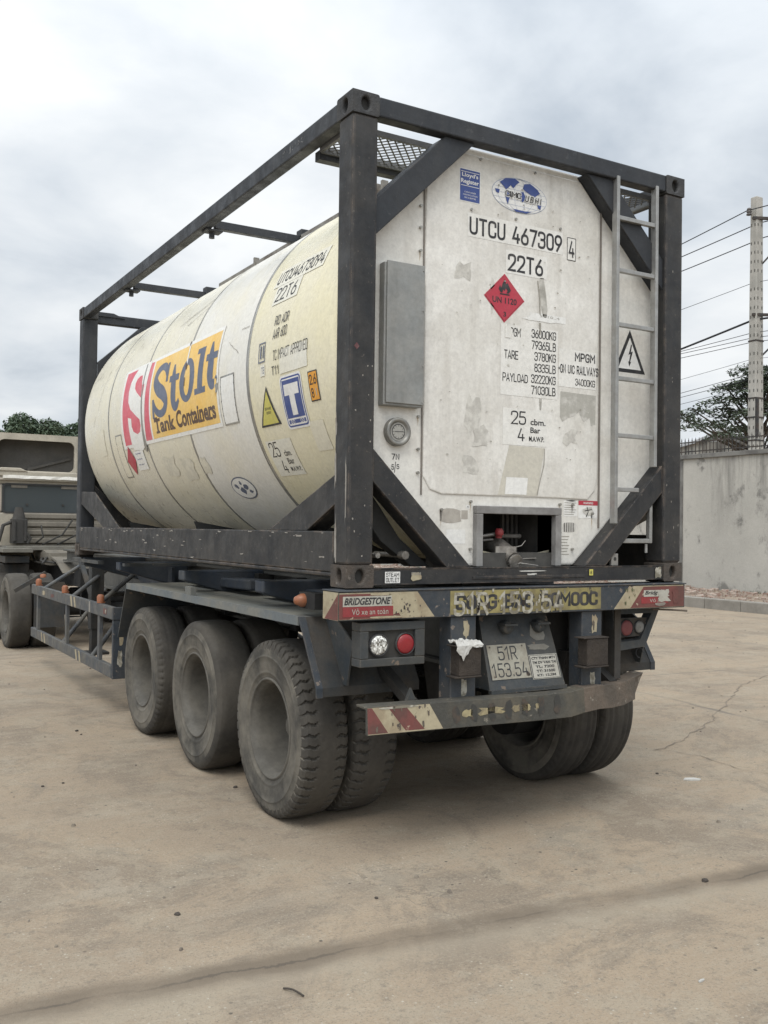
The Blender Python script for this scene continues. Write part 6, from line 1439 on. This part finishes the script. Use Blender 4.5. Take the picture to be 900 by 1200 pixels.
for y, rot in ((9.93, .2), (11.2, .9)):
    wheel(trk, -.07+.145, y, 'bald', True, False, rot, .505); wheel(trk, .26+.145, y, 'bald', False, False, 0, .505)
    wheel(trk, W_+.07-.145, y, 'rib', True, True, rot, .505); wheel(trk, W_-.26-.145, y, 'rib', False, True, 0, .505)
    g = MB(); g.tube([(.2, y, .505), (2.2, y, .505)], .08, 12); g.tube([(1.1, y, .52), (1.35, y, .52)], .22, 20); g.build('axle', trD, trk)
wheel(trk, -.0+.145, 13.0, 'rib', True, False, 0, .505); wheel(trk, W_-.145, 13.0, 'rib', True, True, 0, .505)
g = MB(); g.prism([(9.28, .93), (9.30, .93), (9.28, .32), (9.26, .32)], lambda u, v_, dd: (dd, u, v_), .20, .60); g.bar((-.05, 9.30, .82), (.35, 9.30, 1.06), .05, .05); g.build('mud_flap', mudM, trk)
g = MB(); g.lathe([(0, .04), (.04, .04), (.05, .001)], 14, (.30, 9.22, 1.0), 'z'); g.build('tail_lamp', lampO, trk)
for k in range(3):
    g = MB(); rnd = random.Random(50+k); pts = [(.55+.22*k, 11.4, 1.25)]
    for q in range(4): pts.append((pts[-1][0]+rnd.uniform(-.15, .15), pts[-1][1]-.32, 1.18+rnd.uniform(-.06, .05)))
    g.tube(bez(pts, 4), .016, 7); g.build('air_hose', darkM, trk)

# ================================================================== litter on the ground
def onground(px, py_):
    dd = pxdir(px, py_); t = -cam.location.z/dd.z; return Vector(cam.location)+dd*t
def scrap(px, py_, l, w_, a, label, m, name, cat, th=.004):
    c = onground(px, py_); g = MB(); ca, sa = math.cos(a), math.sin(a); rnd = random.Random(int(px))
    pts = [(-l, -w_*.6), (-l*.2, -w_), (l*.7, -w_*.8), (l, w_*.3), (l*.3, w_), (-l*.7, w_*.8)]
    top = [(c.x+u*ca-v_*sa, c.y+u*sa+v_*ca, th+.02*rnd.random()*l/.05*.3) for u, v_ in pts]; bot = [(p[0], p[1], .0008) for p in top]
    g.add(top+bot, [tuple(range(6)), tuple(range(6, 12))[::-1]]+[(k, (k+1) % 6, 6+(k+1) % 6, 6+k) for k in range(6)]); return tag(g.build(name, m), label, cat)
scrap(811, 914, .065, .022, -.5, 'white paper scrap lying on the yard right of the trailer wheels', plastM, 'paper_scrap', 'paper scrap')
scrap(822, 1150, .02, .006, .2, 'tiny pale paper shred near the lower right of the yard', plastM, 'paper_shred', 'paper scrap')
stM = mat('dark stone', (.06, .05, .042), .9)
def stone(px, py_, s, label):
    c = onground(px, py_); g = MB(); rnd = random.Random(int(px*3)); n_ = 8
    g.lathe([(0, s*.9), (s*.35, s), (s*.7, s*.7), (s*.85, .0005)], n_, (c.x, c.y, 0), 'z', smooth=False); g.v = [(c.x+(p[0]-c.x)*rnd.uniform(.75, 1.2), c.y+(p[1]-c.y)*rnd.uniform(.75, 1.2), p[2]) for p in g.v]
    return tag(g.build('stone', stM), label, 'stone', 'dark stones lying on the yard')
for (px, py_, s, lab) in ((441, 1053, .010, 'small dark stone on the bare concrete below the nearest wheel'), (826, 1033, .018, 'flat dark lump beside the slab joint at right'), (90, 857, .016, 'dark pebble on the pale dust left of the front trailer wheel'), (95, 861, .010, 'smaller pebble touching the pair left of the front trailer wheel'), (276, 923, .016, 'dark pebble close to the middle wheel'), (50, 922, .012, 'dark pebble on the far left of the yard'), (74, 918, .010, 'little dark pebble among the tyre tracks at left'), (208, 1072, .014, 'dark pebble on the concrete at lower left'), (770, 907, .012, 'dark pebble behind the right hand wheels')):
    stone(px, py_, s, lab)
g = MB(); a = onground(332, 1160); b_ = onground(356, 1169); g.tube(bez([(a.x, a.y, .006), ((a.x+b_.x)/2, (a.y+b_.y)/2+.008, .012), (b_.x, b_.y, .006)], 4), .0035, 6); tag(g.build('twig', stM), 'short dark twig lying on the concrete near the slab joint', 'twig')

# ragged cracks in the yard slab at the right of the wheels
crk = mat('crack dirt', (.20, .165, .128), .95)
for pts, w0 in (([(770, 880), (800, 868), (832, 846), (850, 826), (868, 803), (900, 792)], .022), ([(768, 878), (820, 886), (860, 900), (905, 908)], .012), ([(705, 742), (790, 748), (905, 764)], .02)):
    rnd = random.Random(int(pts[0][0])); P_ = [onground(*p) for p in pts]; line = []
    for a, b in zip(P_[:-1], P_[1:]):
        n_ = max(3, int((b-a).length/.07))
        for k in range(n_): q = a.lerp(b, k/n_); line.append(Vector((q.x+rnd.uniform(-.022, .022), q.y+rnd.uniform(-.022, .022), .004)))
    line.append(P_[-1]); g = MB(); vs = []
    for i, p in enumerate(line):
        d_ = (line[min(i+1, len(line)-1)]-line[max(i-1, 0)]); d_.z = 0; d_.normalize(); nn = Vector((-d_.y, d_.x, 0)); w_ = w0*rnd.uniform(.1, .8)*.5
        vs += [(p.x+nn.x*w_, p.y+nn.y*w_, .004), (p.x-nn.x*w_, p.y-nn.y*w_, .004)]
    g.add(vs, [(2*i, 2*i+1, 2*i+3, 2*i+2) for i in range(len(line)-1)]); structure(g.build('ground_crack', crk))
